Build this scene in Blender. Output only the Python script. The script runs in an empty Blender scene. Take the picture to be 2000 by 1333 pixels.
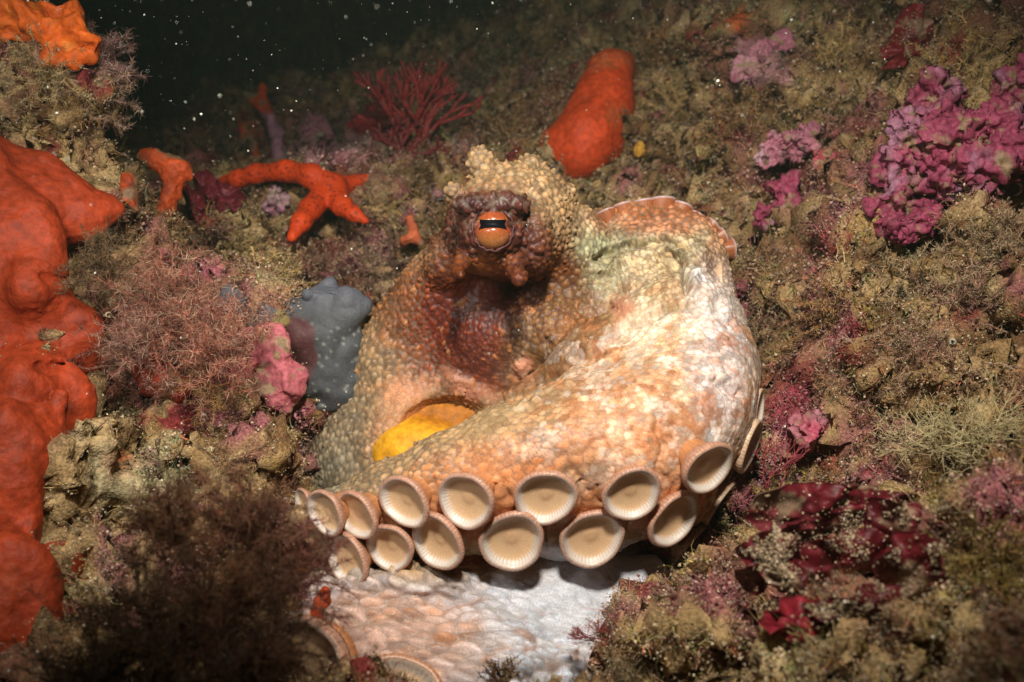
import bpy, math, random
import numpy as np
from mathutils import Vector, Matrix, kdtree

R = math.radians
scene = bpy.context.scene
COL = scene.collection
rng = np.random.default_rng(7)

# ------------------------------------------------------------------ camera
FPX = 1944.0                      # focal length in photograph pixels (2000 wide)
PITCH = R(18)
CAM = np.array([0.0, 0.0, 0.30])
RIGHT = np.array([1.0, 0, 0])
FWD = np.array([0, math.cos(PITCH), -math.sin(PITCH)])
UP = np.array([0, math.sin(PITCH), math.cos(PITCH)])
M3 = np.stack([RIGHT, UP, FWD])   # rows: camera frame axes in the world
cam_d = bpy.data.cameras.new('camera')
cam_d.sensor_width = 36; cam_d.lens = 35
cam_d.clip_start = 0.01; cam_d.clip_end = 60
cam_d.dof.use_dof = True; cam_d.dof.focus_distance = 0.44; cam_d.dof.aperture_fstop = 13.0
cam = bpy.data.objects.new('camera', cam_d); COL.objects.link(cam)
cam.location = CAM; cam.rotation_euler = (R(90) - PITCH, 0, 0)
scene.camera = cam

# ------------------------------------------------------------------ water light and strobes
world = bpy.data.worlds.new('World'); scene.world = world; world.use_nodes = True
wn = world.node_tree.nodes; wl = world.node_tree.links
bg = wn['Background']
bg.inputs[0].default_value = (0.088, 0.135, 0.108, 1); bg.inputs[1].default_value = 0.065
scene.view_settings.view_transform = 'Standard'; scene.view_settings.look = 'None'
scene.view_settings.gamma = 1; scene.view_settings.exposure = 0
scene.cycles.max_bounces = 6; scene.cycles.volume_bounces = 0
scene.cycles.sample_clamp_indirect = 4.0


def cam_pt(px, py, d):            # camera frame metres (x right, y up, z away)
    return np.array([(px - 1000) * d / FPX, (666.5 - py) * d / FPX, d])


def to_world(P):
    return CAM + np.asarray(P) @ M3


def W(px, py, d):
    return to_world(cam_pt(px, py, d))


def project(Pw):
    q = (np.asarray(Pw) - CAM) @ M3.T
    return 1000 + q[..., 0] / q[..., 2] * FPX, 666.5 - q[..., 1] / q[..., 2] * FPX, q[..., 2]


def strobe(name, pos, aim, power, size, cone, blend, col):
    l = bpy.data.lights.new(name, 'SPOT'); l.energy = power; l.color = col
    l.shadow_soft_size = size; l.spot_size = R(cone); l.spot_blend = blend
    o = bpy.data.objects.new(name, l); COL.objects.link(o)
    o.location = pos
    o.rotation_euler = (Vector(aim) - Vector(pos)).to_track_quat('-Z', 'Y').to_euler()
    return o


# the two strobes of the diver's camera housing, above the lens and to the sides
strobe('strobe_lamp', W(1130, -900, 0.22) + np.array([0, -0.17, 0.15]), W(1150, 640, 0.52), 18.5, 0.024, 71, 1.0, (1.0, 0.935, 0.83))
strobe('strobe_lamp', W(-900, -600, 0.16), W(420, 380, 0.64), 2.5, 0.04, 130, 0.9, (1.0, 0.96, 0.9))


# ------------------------------------------------------------------ helpers
def tag(o, label=None, cat=None, group=None, kind=None):
    if label: o['label'] = label
    if cat: o['category'] = cat
    if group: o['group'] = group
    if kind: o['kind'] = kind
    return o


def make_mesh(name, V, F, mat, col=None, parent=None, smooth=True, loc=None, extra=None):
    """V (n,3) world coords, F (m,k) int faces; origin moved to loc (or left at 0)."""
    V = np.asarray(V, np.float32); F = np.asarray(F, np.int32)
    if loc is not None: V = V - np.asarray(loc, np.float32)
    me = bpy.data.meshes.new(name)
    me.vertices.add(len(V)); me.vertices.foreach_set('co', V.ravel())
    k = F.shape[1]
    me.loops.add(F.size); me.loops.foreach_set('vertex_index', F.ravel())
    me.polygons.add(len(F))
    me.polygons.foreach_set('loop_start', np.arange(0, F.size, k, dtype=np.int32))
    me.polygons.foreach_set('loop_total', np.full(len(F), k, np.int32))
    me.polygons.foreach_set('use_smooth', np.full(len(F), smooth, bool))
    me.update(calc_edges=True)
    if col is not None:
        a = me.attributes.new('Col', 'FLOAT_COLOR', 'POINT')
        c = np.ones((len(V), 4), np.float32); c[:, :3] = np.clip(col, 0, 1)
        a.data.foreach_set('color', c.ravel())
    me.materials.append(mat)
    o = bpy.data.objects.new(name, me); COL.objects.link(o)
    if loc is not None: o.location = loc
    if parent is not None:
        o.parent = parent
        if loc is not None: o.location = np.asarray(loc) - np.asarray(parent.location)
        else: o.location = -np.asarray(parent.location)
    return o


def empty(name, loc):
    o = bpy.data.objects.new(name, None); COL.objects.link(o); o.location = loc
    o.empty_display_size = 0.01
    return o


# hashed gradient noise
_perm = rng.permutation(4096); _grad = rng.normal(size=(4096, 3)); _grad /= np.linalg.norm(_grad, axis=1)[:, None]
_perm = _perm.astype(np.int64)


def _h(i, j, k):
    return _perm[(_perm[(_perm[i & 4095] + j) & 4095] + k) & 4095]


def noise(P):
    P = np.asarray(P, np.float64); I = np.floor(P).astype(np.int64); f = P - I
    u = f * f * f * (f * (f * 6 - 15) + 10); out = 0
    for dx in (0, 1):
        for dy in (0, 1):
            for dz in (0, 1):
                g = _grad[_h(I[:, 0] + dx, I[:, 1] + dy, I[:, 2] + dz)]
                d = (g * (f - np.array([dx, dy, dz]))).sum(1)
                w = (u[:, 0] if dx else 1 - u[:, 0]) * (u[:, 1] if dy else 1 - u[:, 1]) * (u[:, 2] if dz else 1 - u[:, 2])
                out = out + w * d
    return out * 1.5


def fbm(P, s, octs=4, seed=0.0, gain=0.5):
    a = 1.0; t = 0; r = 0
    for o in range(octs):
        r = r + a * noise(np.asarray(P) * s * (2.03 ** o) + seed + 17.3 * o); t += a; a *= gain
    return r / t


def worley(P, s, seed=0):
    """F1 distance and cell id of hashed feature points, cells of size 1/s."""
    P = np.asarray(P) * s + seed; I = np.floor(P).astype(np.int64)
    best = np.full(len(P), 9.0); second = best.copy(); cid = np.zeros(len(P), np.int64)
    for dx in (-1, 0, 1):
        for dy in (-1, 0, 1):
            for dz in (-1, 0, 1):
                J = I + np.array([dx, dy, dz]); h = _h(J[:, 0], J[:, 1], J[:, 2])
                q = J + 0.5 + _grad[h] * 0.45
                d = np.linalg.norm(P - q, axis=1)
                m = d < best
                second = np.where(m, best, np.minimum(second, d))
                cid = np.where(m, h, cid); best = np.where(m, d, best)
    return best, second, cid


def smooth(a, b, x):
    t = np.clip((x - a) / (b - a), 0, 1); return t * t * (3 - 2 * t)


# ------------------------------------------------------------------ implicit solids (camera frame)
def ell(px, py, d, rx, ry, rz, k=20, rot=0, sub=False):
    """ellipsoid at photo pixel and distance, radii in pixels at that distance, rot degrees in the picture"""
    s = d / FPX
    return ('e', cam_pt(px, py, d), np.array([rx, ry, rz]) * s, math.radians(rot), k * s, sub)


def cap(a, b, k=20, sub=False):
    """tapered capsule between (px,py,d,r) a and b"""
    A = cam_pt(*a[:3]); B = cam_pt(*b[:3])
    return ('c', A, B, a[3] * a[2] / FPX, b[3] * b[2] / FPX, k * a[2] / FPX, sub)


def chain(pts, k=20):
    return [cap(pts[i], pts[i + 1], k) for i in range(len(pts) - 1)]


def sdf(prims, P):
    d = None
    for p in prims:
        if p[0] == 'e':
            _, c, r, a, k, sub = p
            q = P - c.astype(P.dtype)
            if a:
                ca, sa = math.cos(a), math.sin(a)
                q = np.stack([q[:, 0] * ca + q[:, 1] * sa, -q[:, 0] * sa + q[:, 1] * ca, q[:, 2]], 1)
            n0 = np.linalg.norm(q / r, axis=1); n1 = np.linalg.norm(q / (r * r), axis=1) + 1e-9
            e = n0 * (n0 - 1) / n1
        else:
            _, A, B, ra, rb, k, sub = p
            ba = B - A; q = P - A
            h = np.clip(q @ ba / (ba @ ba), 0, 1)
            e = np.linalg.norm(q - h[:, None] * ba, axis=1) - (ra + (rb - ra) * h)
        if d is None: d = e; continue
        if sub:
            e = -e; h = np.clip(0.5 - 0.5 * (d - e) / k, 0, 1) if k else 0
            d = d * (1 - h) + e * h + k * h * (1 - h)
        else:
            h = np.clip(0.5 + 0.5 * (d - e) / k, 0, 1)
            d = d * (1 - h) + e * h - k * h * (1 - h)
    return d


def bounds(prims, pad):
    lo = np.full(3, 9e9); hi = -lo
    for p in prims:
        if p[-1]: continue
        if p[0] == 'e':
            r = p[2].copy()
            if p[3]: r[:2] = max(r[0], r[1])
            lo = np.minimum(lo, p[1] - r); hi = np.maximum(hi, p[1] + r)
        else:
            for c, r in ((p[1], p[3]), (p[2], p[4])):
                lo = np.minimum(lo, c - r); hi = np.maximum(hi, c + r)
    return lo - pad, hi + pad


def surface(f, lo, hi, h):
    """surface nets of f<0 on a grid of step h, evaluated only in blocks near the surface"""
    B = 8
    n = (np.ceil((hi - lo) / h / B).astype(int)) * B + 1
    nb = (n - 1) // B
    g = np.stack(np.meshgrid(*[np.arange(m) for m in nb], indexing='ij'), -1).reshape(-1, 3)
    c = lo + (g * B + B / 2) * h
    dc = f(c)
    act = np.abs(dc) < B * h * 1.6
    vals = np.ones(n, np.float32)
    inn = g[dc < 0]
    for a in inn: vals[a[0]*B:a[0]*B+B+1, a[1]*B:a[1]*B+B+1, a[2]*B:a[2]*B+B+1] = -1
    off = np.stack(np.meshgrid(*[np.arange(B + 1)] * 3, indexing='ij'), -1).reshape(-1, 3)
    ga = g[act]
    for s in range(0, len(ga), 1500):
        idx = (ga[s:s + 1500, None, :] * B + off[None]).reshape(-1, 3)
        v = f(lo + idx * h)
        vals[idx[:, 0], idx[:, 1], idx[:, 2]] = v
    ins = vals < 0
    s = ins[:-1, :-1, :-1].astype(np.int8)
    tot = sum(ins[a:n[0]-1+a, b:n[1]-1+b, c_:n[2]-1+c_].astype(np.int8) for a in (0, 1) for b in (0, 1) for c_ in (0, 1))
    cells = np.argwhere((tot > 0) & (tot < 8))
    vid = np.full(tot.shape, -1, np.int32); vid[cells[:, 0], cells[:, 1], cells[:, 2]] = np.arange(len(cells))
    acc = np.zeros((len(cells), 3)); cnt = np.zeros(len(cells))
    corners = [(a, b, c_) for a in (0, 1) for b in (0, 1) for c_ in (0, 1)]
    for A in corners:
        for ax in range(3):
            if A[ax]: continue
            Bc = list(A); Bc[ax] = 1
            va = vals[cells[:, 0] + A[0], cells[:, 1] + A[1], cells[:, 2] + A[2]]
            vb = vals[cells[:, 0] + Bc[0], cells[:, 1] + Bc[1], cells[:, 2] + Bc[2]]
            m = (va < 0) != (vb < 0)
            t = va[m] / (va[m] - vb[m])
            p = np.tile(np.array(A, float), (m.sum(), 1)); p[:, ax] += t
            acc[m] += p; cnt[m] += 1
    V = lo + (cells + acc / cnt[:, None]) * h
    F = []
    for ax in range(3):
        o1, o2 = (ax + 1) % 3, (ax + 2) % 3
        sl0 = [slice(1, m - 1) for m in n]; sl0[ax] = slice(0, n[ax] - 1)
        sl1 = list(sl0); sl1[ax] = slice(1, n[ax])
        a = ins[tuple(sl0)]; b = ins[tuple(sl1)]
        e = np.argwhere(a != b); flip = a[e[:, 0], e[:, 1], e[:, 2]]
        st = np.array([1, 1, 1]); st[ax] = 0
        e = e + st
        q = []
        for (u, v) in ((0, 0), (1, 0), (1, 1), (0, 1)):
            c2 = e.copy(); c2[:, o1] -= 1 - u; c2[:, o2] -= 1 - v
            q.append(vid[c2[:, 0], c2[:, 1], c2[:, 2]])
        q = np.stack(q, 1)
        q[~flip] = q[~flip][:, ::-1]
        F.append(q)
    F = np.concatenate(F); F = F[(F >= 0).all(1)]
    return V, F


def grad(f, P, e=4e-4):
    g = np.stack([f(P + np.eye(3)[i] * e) - f(P - np.eye(3)[i] * e) for i in range(3)], 1)
    return g / (np.linalg.norm(g, axis=1)[:, None] + 1e-12)


def march(f, px, py, d0=0.2, d1=3.0):
    """distance along the photo ray (camera depth) to the solid f"""
    ray = cam_pt(px, py, 1.0); L = np.linalg.norm(ray); d = d0
    for _ in range(200):
        v = float(f((ray * d)[None])[0])
        if v < 1e-5: break
        d += v * 0.7 / L
        if d > d1: return None
    return d


def subdivide(V, F):
    """one linear split of quads with slight smoothing of the new points"""
    E = np.sort(np.concatenate([F[:, [0, 1]], F[:, [1, 2]], F[:, [2, 3]], F[:, [3, 0]]]), axis=1)
    key = E[:, 0].astype(np.int64) * len(V) + E[:, 1]
    uk, inv = np.unique(key, return_inverse=True)
    a, b = uk // len(V), uk % len(V)
    me = (V[a] + V[b]) / 2; mf = V[F].mean(1)
    nF = len(F); nV = len(V); nE = len(uk)
    inv = inv.reshape(4, nF)
    fi = nV + nE + np.arange(nF)
    e01, e12, e23, e30 = [nV + inv[i] for i in range(4)]
    F2 = np.concatenate([np.stack([F[:, 0], e01, fi, e30], 1), np.stack([e01, F[:, 1], e12, fi], 1),
                         np.stack([fi, e12, F[:, 2], e23], 1), np.stack([e30, fi, e23, F[:, 3]], 1)])
    V2 = np.concatenate([V, me, mf])
    # laplacian smoothing
    for _ in range(1):
        acc = np.zeros_like(V2); cnt = np.zeros(len(V2))
        for i in range(4):
            np.add.at(acc, F2[:, i], V2[F2[:, (i + 1) % 4]]); np.add.at(cnt, F2[:, i], 1)
            np.add.at(acc, F2[:, i], V2[F2[:, (i - 1) % 4]]); np.add.at(cnt, F2[:, i], 1)
        V2 = 0.5 * V2 + 0.5 * acc / cnt[:, None]
    return V2, F2


def vnormals(V, F):
    n = np.cross(V[F[:, 2]] - V[F[:, 0]], V[F[:, 3]] - V[F[:, 1]])
    N = np.zeros_like(V)
    for i in range(4): np.add.at(N, F[:, i], n)
    return N / (np.linalg.norm(N, axis=1)[:, None] + 1e-15)


# ------------------------------------------------------------------ materials
def mat(name, rough=0.5, spec=0.5, sss=0.0, sss_r=(1, .4, .2), scale=0.002, color=None, grain=0.25, gscale=900,
        bump=0.3, bscale=700, bdist=0.0006, coat=0.0, trans=0.0, glint=0.0):
    m = bpy.data.materials.new(name); m.use_nodes = True
    t = m.node_tree; b = t.nodes['Principled BSDF']; L = t.links.new
    tc = t.nodes.new('ShaderNodeNewGeometry')
    if color is None:
        a = t.nodes.new('ShaderNodeAttribute'); a.attribute_name = 'Col'; csock = a.outputs['Color']
    else:
        a = t.nodes.new('ShaderNodeRGB'); a.outputs[0].default_value = (*color, 1); csock = a.outputs[0]
    if grain:
        n = t.nodes.new('ShaderNodeTexNoise'); n.inputs['Scale'].default_value = gscale; n.inputs['Detail'].default_value = 4
        L(tc.outputs['Position'], n.inputs['Vector'])
        mr = t.nodes.new('ShaderNodeMapRange'); mr.inputs[1].default_value = 0.3; mr.inputs[2].default_value = 0.7
        mr.inputs[3].default_value = 1 - grain; mr.inputs[4].default_value = 1 + grain
        L(n.outputs['Fac'], mr.inputs[0])
        mx = t.nodes.new('ShaderNodeVectorMath'); mx.operation = 'SCALE'
        L(csock, mx.inputs[0]); L(mr.outputs[0], mx.inputs['Scale']); csock = mx.outputs[0]
    L(csock, b.inputs['Base Color'])
    b.inputs['Roughness'].default_value = rough
    b.inputs['Specular IOR Level'].default_value = spec
    if sss:
        b.inputs['Subsurface Weight'].default_value = sss; b.inputs['Subsurface Scale'].default_value = scale
        b.inputs['Subsurface Radius'].default_value = sss_r
    if coat: b.inputs['Coat Weight'].default_value = coat; b.inputs['Coat Roughness'].default_value = 0.12
    if trans: b.inputs['Transmission Weight'].default_value = trans
    if bump:
        n2 = t.nodes.new('ShaderNodeTexNoise'); n2.inputs['Scale'].default_value = bscale; n2.inputs['Detail'].default_value = 5
        L(tc.outputs['Position'], n2.inputs['Vector'])
        bp = t.nodes.new('ShaderNodeBump'); bp.inputs['Strength'].default_value = bump; bp.inputs['Distance'].default_value = bdist
        L(n2.outputs['Fac'], bp.inputs['Height']); L(bp.outputs[0], b.inputs['Normal'])
    return m


M = {}
M['skin'] = mat('octopus_skin', rough=0.42, spec=0.28, sss=0.22, sss_r=(1, .5, .3), scale=0.0015, grain=0.22, gscale=1500, bump=0.35, bscale=1200, bdist=0.0004)
M['sucker'] = mat('sucker_skin', rough=0.4, spec=0.45, sss=0.45, sss_r=(1, .55, .35), scale=0.002, grain=0.1, gscale=1800, bump=0.2, bscale=1500, bdist=0.0002)
M['eye'] = mat('eye_surface', rough=0.22, spec=0.6, grain=0.3, gscale=3500, bump=0.05, bscale=2500, bdist=0.0001, coat=0.15)
M['pupil'] = mat('pupil_black', rough=0.5, spec=0.1, color=(0.003, 0.003, 0.006), grain=0, bump=0)
M['sponge'] = mat('sponge_skin', rough=0.58, spec=0.25, sss=0.25, sss_r=(1, .25, .08), scale=0.003, grain=0.28, gscale=260, bump=0.5, bscale=600, bdist=0.001)
M['rock'] = mat('reef_rock', rough=0.9, spec=0.2, grain=0.5, gscale=700, bump=0.9, bscale=900, bdist=0.0015)
M['turf'] = mat('algae_turf', rough=0.7, spec=0.25, grain=0.2, gscale=800, bump=0)
M['algae'] = mat('soft_algae', rough=0.6, spec=0.3, grain=0.15, gscale=500, bump=0)
M['crust'] = mat('coralline_crust', rough=0.6, spec=0.3, grain=0.3, gscale=500, bump=0.5, bscale=700, bdist=0.001)
M['blade'] = mat('red_blade', rough=0.5, spec=0.3, grain=0.35, gscale=350, bump=0.5, bscale=350, bdist=0.001)
M['star'] = mat('starfish_skin', rough=0.6, spec=0.3, grain=0.15, gscale=600, bump=0.5, bscale=900, bdist=0.0006)
M['grain'] = mat('pale_grains', rough=0.3, spec=0.6, grain=0.1, gscale=500, bump=0)


# ------------------------------------------------------------------ OCTOPUS
body = []
body += [ell(915, 930, .535, 315, 400, 190, 30)]                         # left web and chest dome
body += [ell(1222, 770, .512, 228, 270, 170, 60)]
body += chain([(1020, 790, .456, 40), (1180, 700, .449, 56), (1330, 610, .452, 62)], 90)
body += chain([(880, 560, .50, 60), (965, 650, .499, 60), (1080, 640, .482, 60)], 80)                         # right web
body += [ell(1010, 640, .52, 190, 190, 130, 60)]                         # neck
body += [ell(1110, 560, .505, 130, 110, 90, 50)]
body += [ell(1120, 480, .492, 62, 78, 64, 40), ell(872, 512, .480, 36, 48, 46, 26)]
body += chain([(915, 490, .488, 46), (850, 570, .504, 50), (770, 690, .512, 60)], 60)
body += [ell(990, 445, .470, 116, 104, 100, 26)]                         # head
body += [ell(1015, 385, .478, 92, 62, 82, 22)]                           # crown
body += [ell(1065, 440, .480, 62, 80, 70, 22)]
body += [ell(958, 400, .437, 78, 20, 32, 18)]                            # brow
body += [ell(962, 452, .443, 62, 58, 52, 16)]                            # eye mound
body += [ell(958, 505, .450, 70, 34, 34, 24)]                            # lower lid fold
body += [ell(1045, 470, .448, 30, 60, 34, 18)]
body += chain([(955, 352, .474, 34), (938, 318, .47, 22), (932, 304, .47, 15)], 16)     # horns
body += [ell(1035, 325, .478, 26, 20, 22, 14)]
body += chain([(1080, 400, .48, 24), (1105, 380, .48, 17), (1117, 378, .48, 9)], 10)
body += chain([(905, 395, .465, 26), (884, 372, .46, 13)], 10)
body += chain([(905, 510, .443, 17), (893, 530, .434, 12), (899, 536, .429, 10)], 8)    # papillae under the eye
body += chain([(1002, 512, .443, 20), (1010, 538, .432, 14), (1012, 546, .428, 14)], 8)
# coiled arm on the right
body += chain([(1120, 480, .53, 32), (1180, 452, .521, 39), (1240, 438, .516, 41), (1305, 438, .516, 38), (1350, 462, .511, 39),
               (1370, 505, .505, 41), (1385, 565, .495, 42), (1385, 640, .475, 62), (1385, 730, .46, 85)], 22)
body += [ell(1270, 530, .500, 120, 88, 66, 50)]
body += [ell(1085, 500, .492, 78, 85, 72, 40)]
body += chain([(1170, 505, .498, 22), (1230, 478, .494, 20), (1300, 470, .490, 20), (1345, 505, .485, 24), (1350, 565, .480, 34)], 34)
body += chain([(1180, 560, .488, 22), (1250, 550, .482, 24), (1330, 580, .476, 28)], 40)
body += [ell(1195, 595, .486, 30, 26, 26, 16), ell(1285, 630, .472, 80, 50, 40, 40)]
# the big front arm
body += chain([(1350, 640, .455, 70), (1345, 720, .443, 88), (1322, 805, .430, 110), (1240, 868, .420, 122), (1120, 885, .415, 120)], 110)
body += chain([(1120, 885, .415, 120), (1000, 905, .410, 108),
               (880, 938, .410, 84), (760, 975, .413, 62), (670, 1010, .418, 48), (590, 1020, .425, 32)], 40)
body += chain([(1330, 960, .430, 70), (1160, 1020, .418, 58), (1000, 1030, .412, 52), (850, 1035, .412, 46), (720, 1045, .415, 42), (640, 1060, .42, 30)], 36)
# the pale lower arm
body += [ell(1010, 1150, .452, 320, 170, 110, 60), ell(760, 1250, .428, 210, 180, 90, 50)]
body += chain([(1215, 1160, .436, 72), (1090, 1200, .424, 90), (930, 1240, .414, 100), (780, 1240, .408, 90), (660, 1215, .405, 66), (590, 1190, .405, 40)], 60)
body += chain([(1120, 1300, .415, 110), (950, 1350, .400, 140), (780, 1350, .392, 120)], 60)
body += chain([(1270, 1120, .43, 36), (1215, 1200, .42, 60), (1120, 1300, .41, 80)], 20)
body += chain([(700, 1138, .402, 12), (790, 1128, .402, 16), (900, 1140, .402, 14)], 40)
# opening that shows the yellow sponge
body += [ell(855, 855, .465, 122, 94, 170, 8, rot=14, sub=True)]



def f_body(P): return sdf(body, P)


def on_body(pts, r, sink=.3, k=6):
    return chain([(x, y_, (march(f_body, x, y_) or .5) + r_ * sink * .45 / FPX, r_) for (x, y_), r_ in zip(pts, r)], k)


extra = on_body([(876, 752), (888, 738), (912, 742), (935, 762), (956, 788)], [12, 13, 11, 12, 9])
extra += on_body([(905, 745), (900, 768)], [9, 6]) + on_body([(1018, 715), (1026, 730)], [15, 13], .2) + on_body([(1082, 655), (1086, 662)], [11, 10], .1)
extra += on_body([(1205, 590), (1222, 600), (1228, 618)], [12, 12, 9], .2) + on_body([(712, 632), (692, 632)], [11, 7], .6) + on_body([(1150, 610), (1152, 616)], [12, 11], .1)
body += extra


lo, hi = bounds(body, 0.012)
V, F = surface(f_body, lo, hi, 0.0017)
V, F = subdivide(V, F)
N = vnormals(V, F)
if (N * (V - V.mean(0))).sum() < 0:
    F = F[:, ::-1]; N = -N
print('octopus verts', len(V))
PX = 1000 + V[:, 0] / V[:, 2] * FPX; PY = 666.5 - V[:, 1] / V[:, 2] * FPX


def blob(px, py, rx, ry, rot=0, hard=0.5):
    a = math.radians(rot); dx = PX - px; dy = -(PY - py)
    u = (dx * math.cos(a) + dy * math.sin(a)) / rx; v = (-dx * math.sin(a) + dy * math.cos(a)) / ry
    return 1 - smooth(1 - hard, 1 + hard, np.sqrt(u * u + v * v))


PXn = fbm(V, 90, 3, 3.1); PYn = fbm(V, 90, 3, 9.7)
PX = PX + 26 * PXn; PY = PY + 26 * PYn          # ragged borders for the colour patches
TAN = np.array([.355, .23, .115]); CREAM = np.array([.60, .475, .285]); WHITE = np.array([.64, .64, .68]); OR = np.array([.60, .18, .045])
BRO = np.array([.21, .060, .014]); RED = np.array([.21, .035, .012]); DARK = np.array([.075, .02, .015]); PINK = np.array([.56, .27, .135])
OLI = np.array([.40, .38, .22]); PURP = np.array([.13, .07, .10]); GREY = np.array([.27, .235, .16])
C = np.tile(TAN, (len(V), 1))


def mixc(C, c, w): return C * (1 - w[:, None]) + c * w[:, None]


C = mixc(C, GREY, 0.5 * blob(640, 850, 60, 180, 0) + 0.4 * blob(640, 930, 70, 60))
C = mixc(C, PINK, .8 * blob(790, 780, 40, 110, -25) + .6 * blob(860, 760, 120, 25))
C = mixc(C, BRO, .85 * blob(975, 600, 215, 125, 0, .35))
C = mixc(C, BRO, .95 * blob(840, 610, 85, 100, -30))
C = mixc(C, BRO * np.array([1, .95, 1.0]), .6 * blob(950, 640, 190, 100))
C = mixc(C, RED * .9, .95 * blob(930, 640, 120, 130, -8, .35))
C = mixc(C, BRO, .8 * blob(960, 720, 90, 50, 0, .35))
C = mixc(C, PURP, .25 * blob(960, 715, 60, 30, -30))
C = mixc(C, BRO * np.array([1, 1.1, 1]), .95 * blob(1070, 585, 95, 95, 30))
C = mixc(C, TAN * .7, .7 * blob(1090, 700, 80, 35, 25))
C = mixc(C, np.array([.20, .105, .04]), .95 * blob(1105, 640, 150, 85, 35, .35))
C = mixc(C, CREAM, .75 * blob(1300, 520, 130, 110))
C = mixc(C, OLI, .6 * blob(1170, 500, 45, 90, 20) + .5 * blob(1190, 470, 90, 20, 15))
C = mixc(C, CREAM, blob(1310, 665, 130, 55, 28))
C = mixc(C, PINK * np.array([.95, .8, .8]), .9 * blob(1290, 428, 140, 30))
C = mixc(C, OR * .7, .75 * blob(1300, 408, 130, 18) + .5 * blob(1400, 500, 22, 70))
C = mixc(C, OLI * .75, .45 * blob(1220, 480, 80, 14, 12) + .6 * blob(1330, 510, 14, 50, 30) + .6 * blob(1180, 540, 30, 50))
# big arm
arm_m = smooth(0, 1, (PY - (1010 - 0.52 * PX + 300)) / 60.)     # below the upper edge of the arm
arm_m = arm_m * (PY < 1125)
C = mixc(C, np.array([.60, .40, .25]), .8 * blob(1300, 800, 190, 150, 20))
C = mixc(C, OR, .28 * blob(1200, 820, 250, 90, 20))
C = mixc(C, WHITE * np.array([1, .97, .95]), .75 * blob(1400, 690, 60, 160, 5))
C = mixc(C, TAN * 1.15, .7 * blob(850, 910, 160, 26, 15) + .7 * blob(1010, 820, 130, 35, 22))
C = mixc(C, PINK * np.array([1.05, .8, .6]), .7 * blob(960, 910, 160, 50, 12))
C = mixc(C, np.array([.58, .24, .10]), .85 * blob(1080, 990, 330, 50, 4) + .5 * blob(1330, 930, 60, 90) + .3 * blob(800, 1010, 190, 50, 5))
# blotches: pale spots of the right web
sp1, sp2, cid = worley(V, 62, 5)
spot = (1 - smooth(.22, .40, sp1)) * ((cid % 7) < 4)
zone = blob(1310, 760, 210, 170, 20)
C = mixc(C, np.array([.78, .66, .46]), spot * zone * .75)
C = mixc(C, WHITE * 1.08, spot * blob(1400, 690, 90, 200) * .9 * ((cid % 3) > 0))
C = mixc(C, OR * .85, zone * smooth(.1, .45, fbm(V, 120, 3, 2.2)) * .55)
# lower arm: bluish white with brown streaks
low = smooth(1105, 1150, PY) * 1.0
low = np.maximum(low, smooth(1050, 1085, PY) * smooth(1010, 1100, PX) * (V[:, 2] > .40))
Q = V @ np.array([[1, .35, 0], [-.35, 1, 0], [0, 0, 1.]]).T * np.array([.28, 1, 1])
strk = smooth(.02, .30, fbm(Q, 150, 4, 5.5)) * (.35 + .65 * blob(850, 1280, 330, 110))
C = mixc(C, np.array([.55, .565, .61]), low)
C = mixc(C, np.array([.50, .26, .15]), low * strk * (1 - .75 * blob(1140, 1130, 220, 90, 8)) * .75)
C = mixc(C, PINK * .9, low * .7 * blob(740, 1260, 200, 120))
# head
C = mixc(C, TAN * np.array([1.1, 1.05, 1.0]), blob(1000, 355, 150, 65, -20))
C = mixc(C, np.array([.15, .042, .008]), blob(955, 470, 118, 98, -8, .25))
C = mixc(C, DARK, .8 * blob(912, 440, 62, 66) + .7 * blob(1018, 455, 42, 80, 15) + .5 * blob(960, 400, 70, 16))
C = mixc(C, RED * .5, .95 * blob(945, 585, 90, 60))
C = mixc(C, RED * .6, .6 * blob(935, 700, 60, 60))
C = mixc(C, np.array([.22, .07, .02]), .7 * blob(955, 505, 60, 16))



def billow(P, s, seed):
    a, b, c = worley(P, s, seed)
    return 1 - np.clip(a / .85, 0, 1.2) ** 1.6


# --- papillae: anisotropic cells over the skin
facing = (N * (V / np.linalg.norm(V, axis=1)[:, None])).sum(1) < 0.35
vis = np.where(facing)[0]
size = np.full(len(V), 0.0036)                                    # metres, cell spacing
size = size * (1 - .30 * blob(940, 670, 120, 80)) * (1 - .08 * blob(1300, 770, 230, 190)) * (1 - .18 * blob(1180, 560, 80, 120))
size = size * np.where(PY > 1100, 1.75, 1)
size = size * (1 + .12 * blob(1000, 420, 140, 130))
dens = 1 / size ** 2; pr = dens[vis] / dens[vis].sum()
area = len(vis) * (0.00085 ** 2)
ncell = int((dens[vis] * 0.00085 ** 2).sum() * 0.95)
seeds = V[rng.choice(vis, ncell, replace=False, p=pr)]
for it in range(1):
    kd = kdtree.KDTree(len(seeds))
    for i, s in enumerate(seeds): kd.insert(s, i)
    kd.balance()
    own = np.array([kd.find(p)[1] for p in V[vis][::3]])
    acc = np.zeros_like(seeds); cn = np.zeros(len(seeds))
    np.add.at(acc, own, V[vis][::3]); np.add.at(cn, own, 1)
    ok = cn > 0; seeds[ok] = acc[ok] / cn[ok][:, None]
kd = kdtree.KDTree(len(seeds))
for i, s in enumerate(seeds): kd.insert(s, i)
kd.balance()
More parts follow.
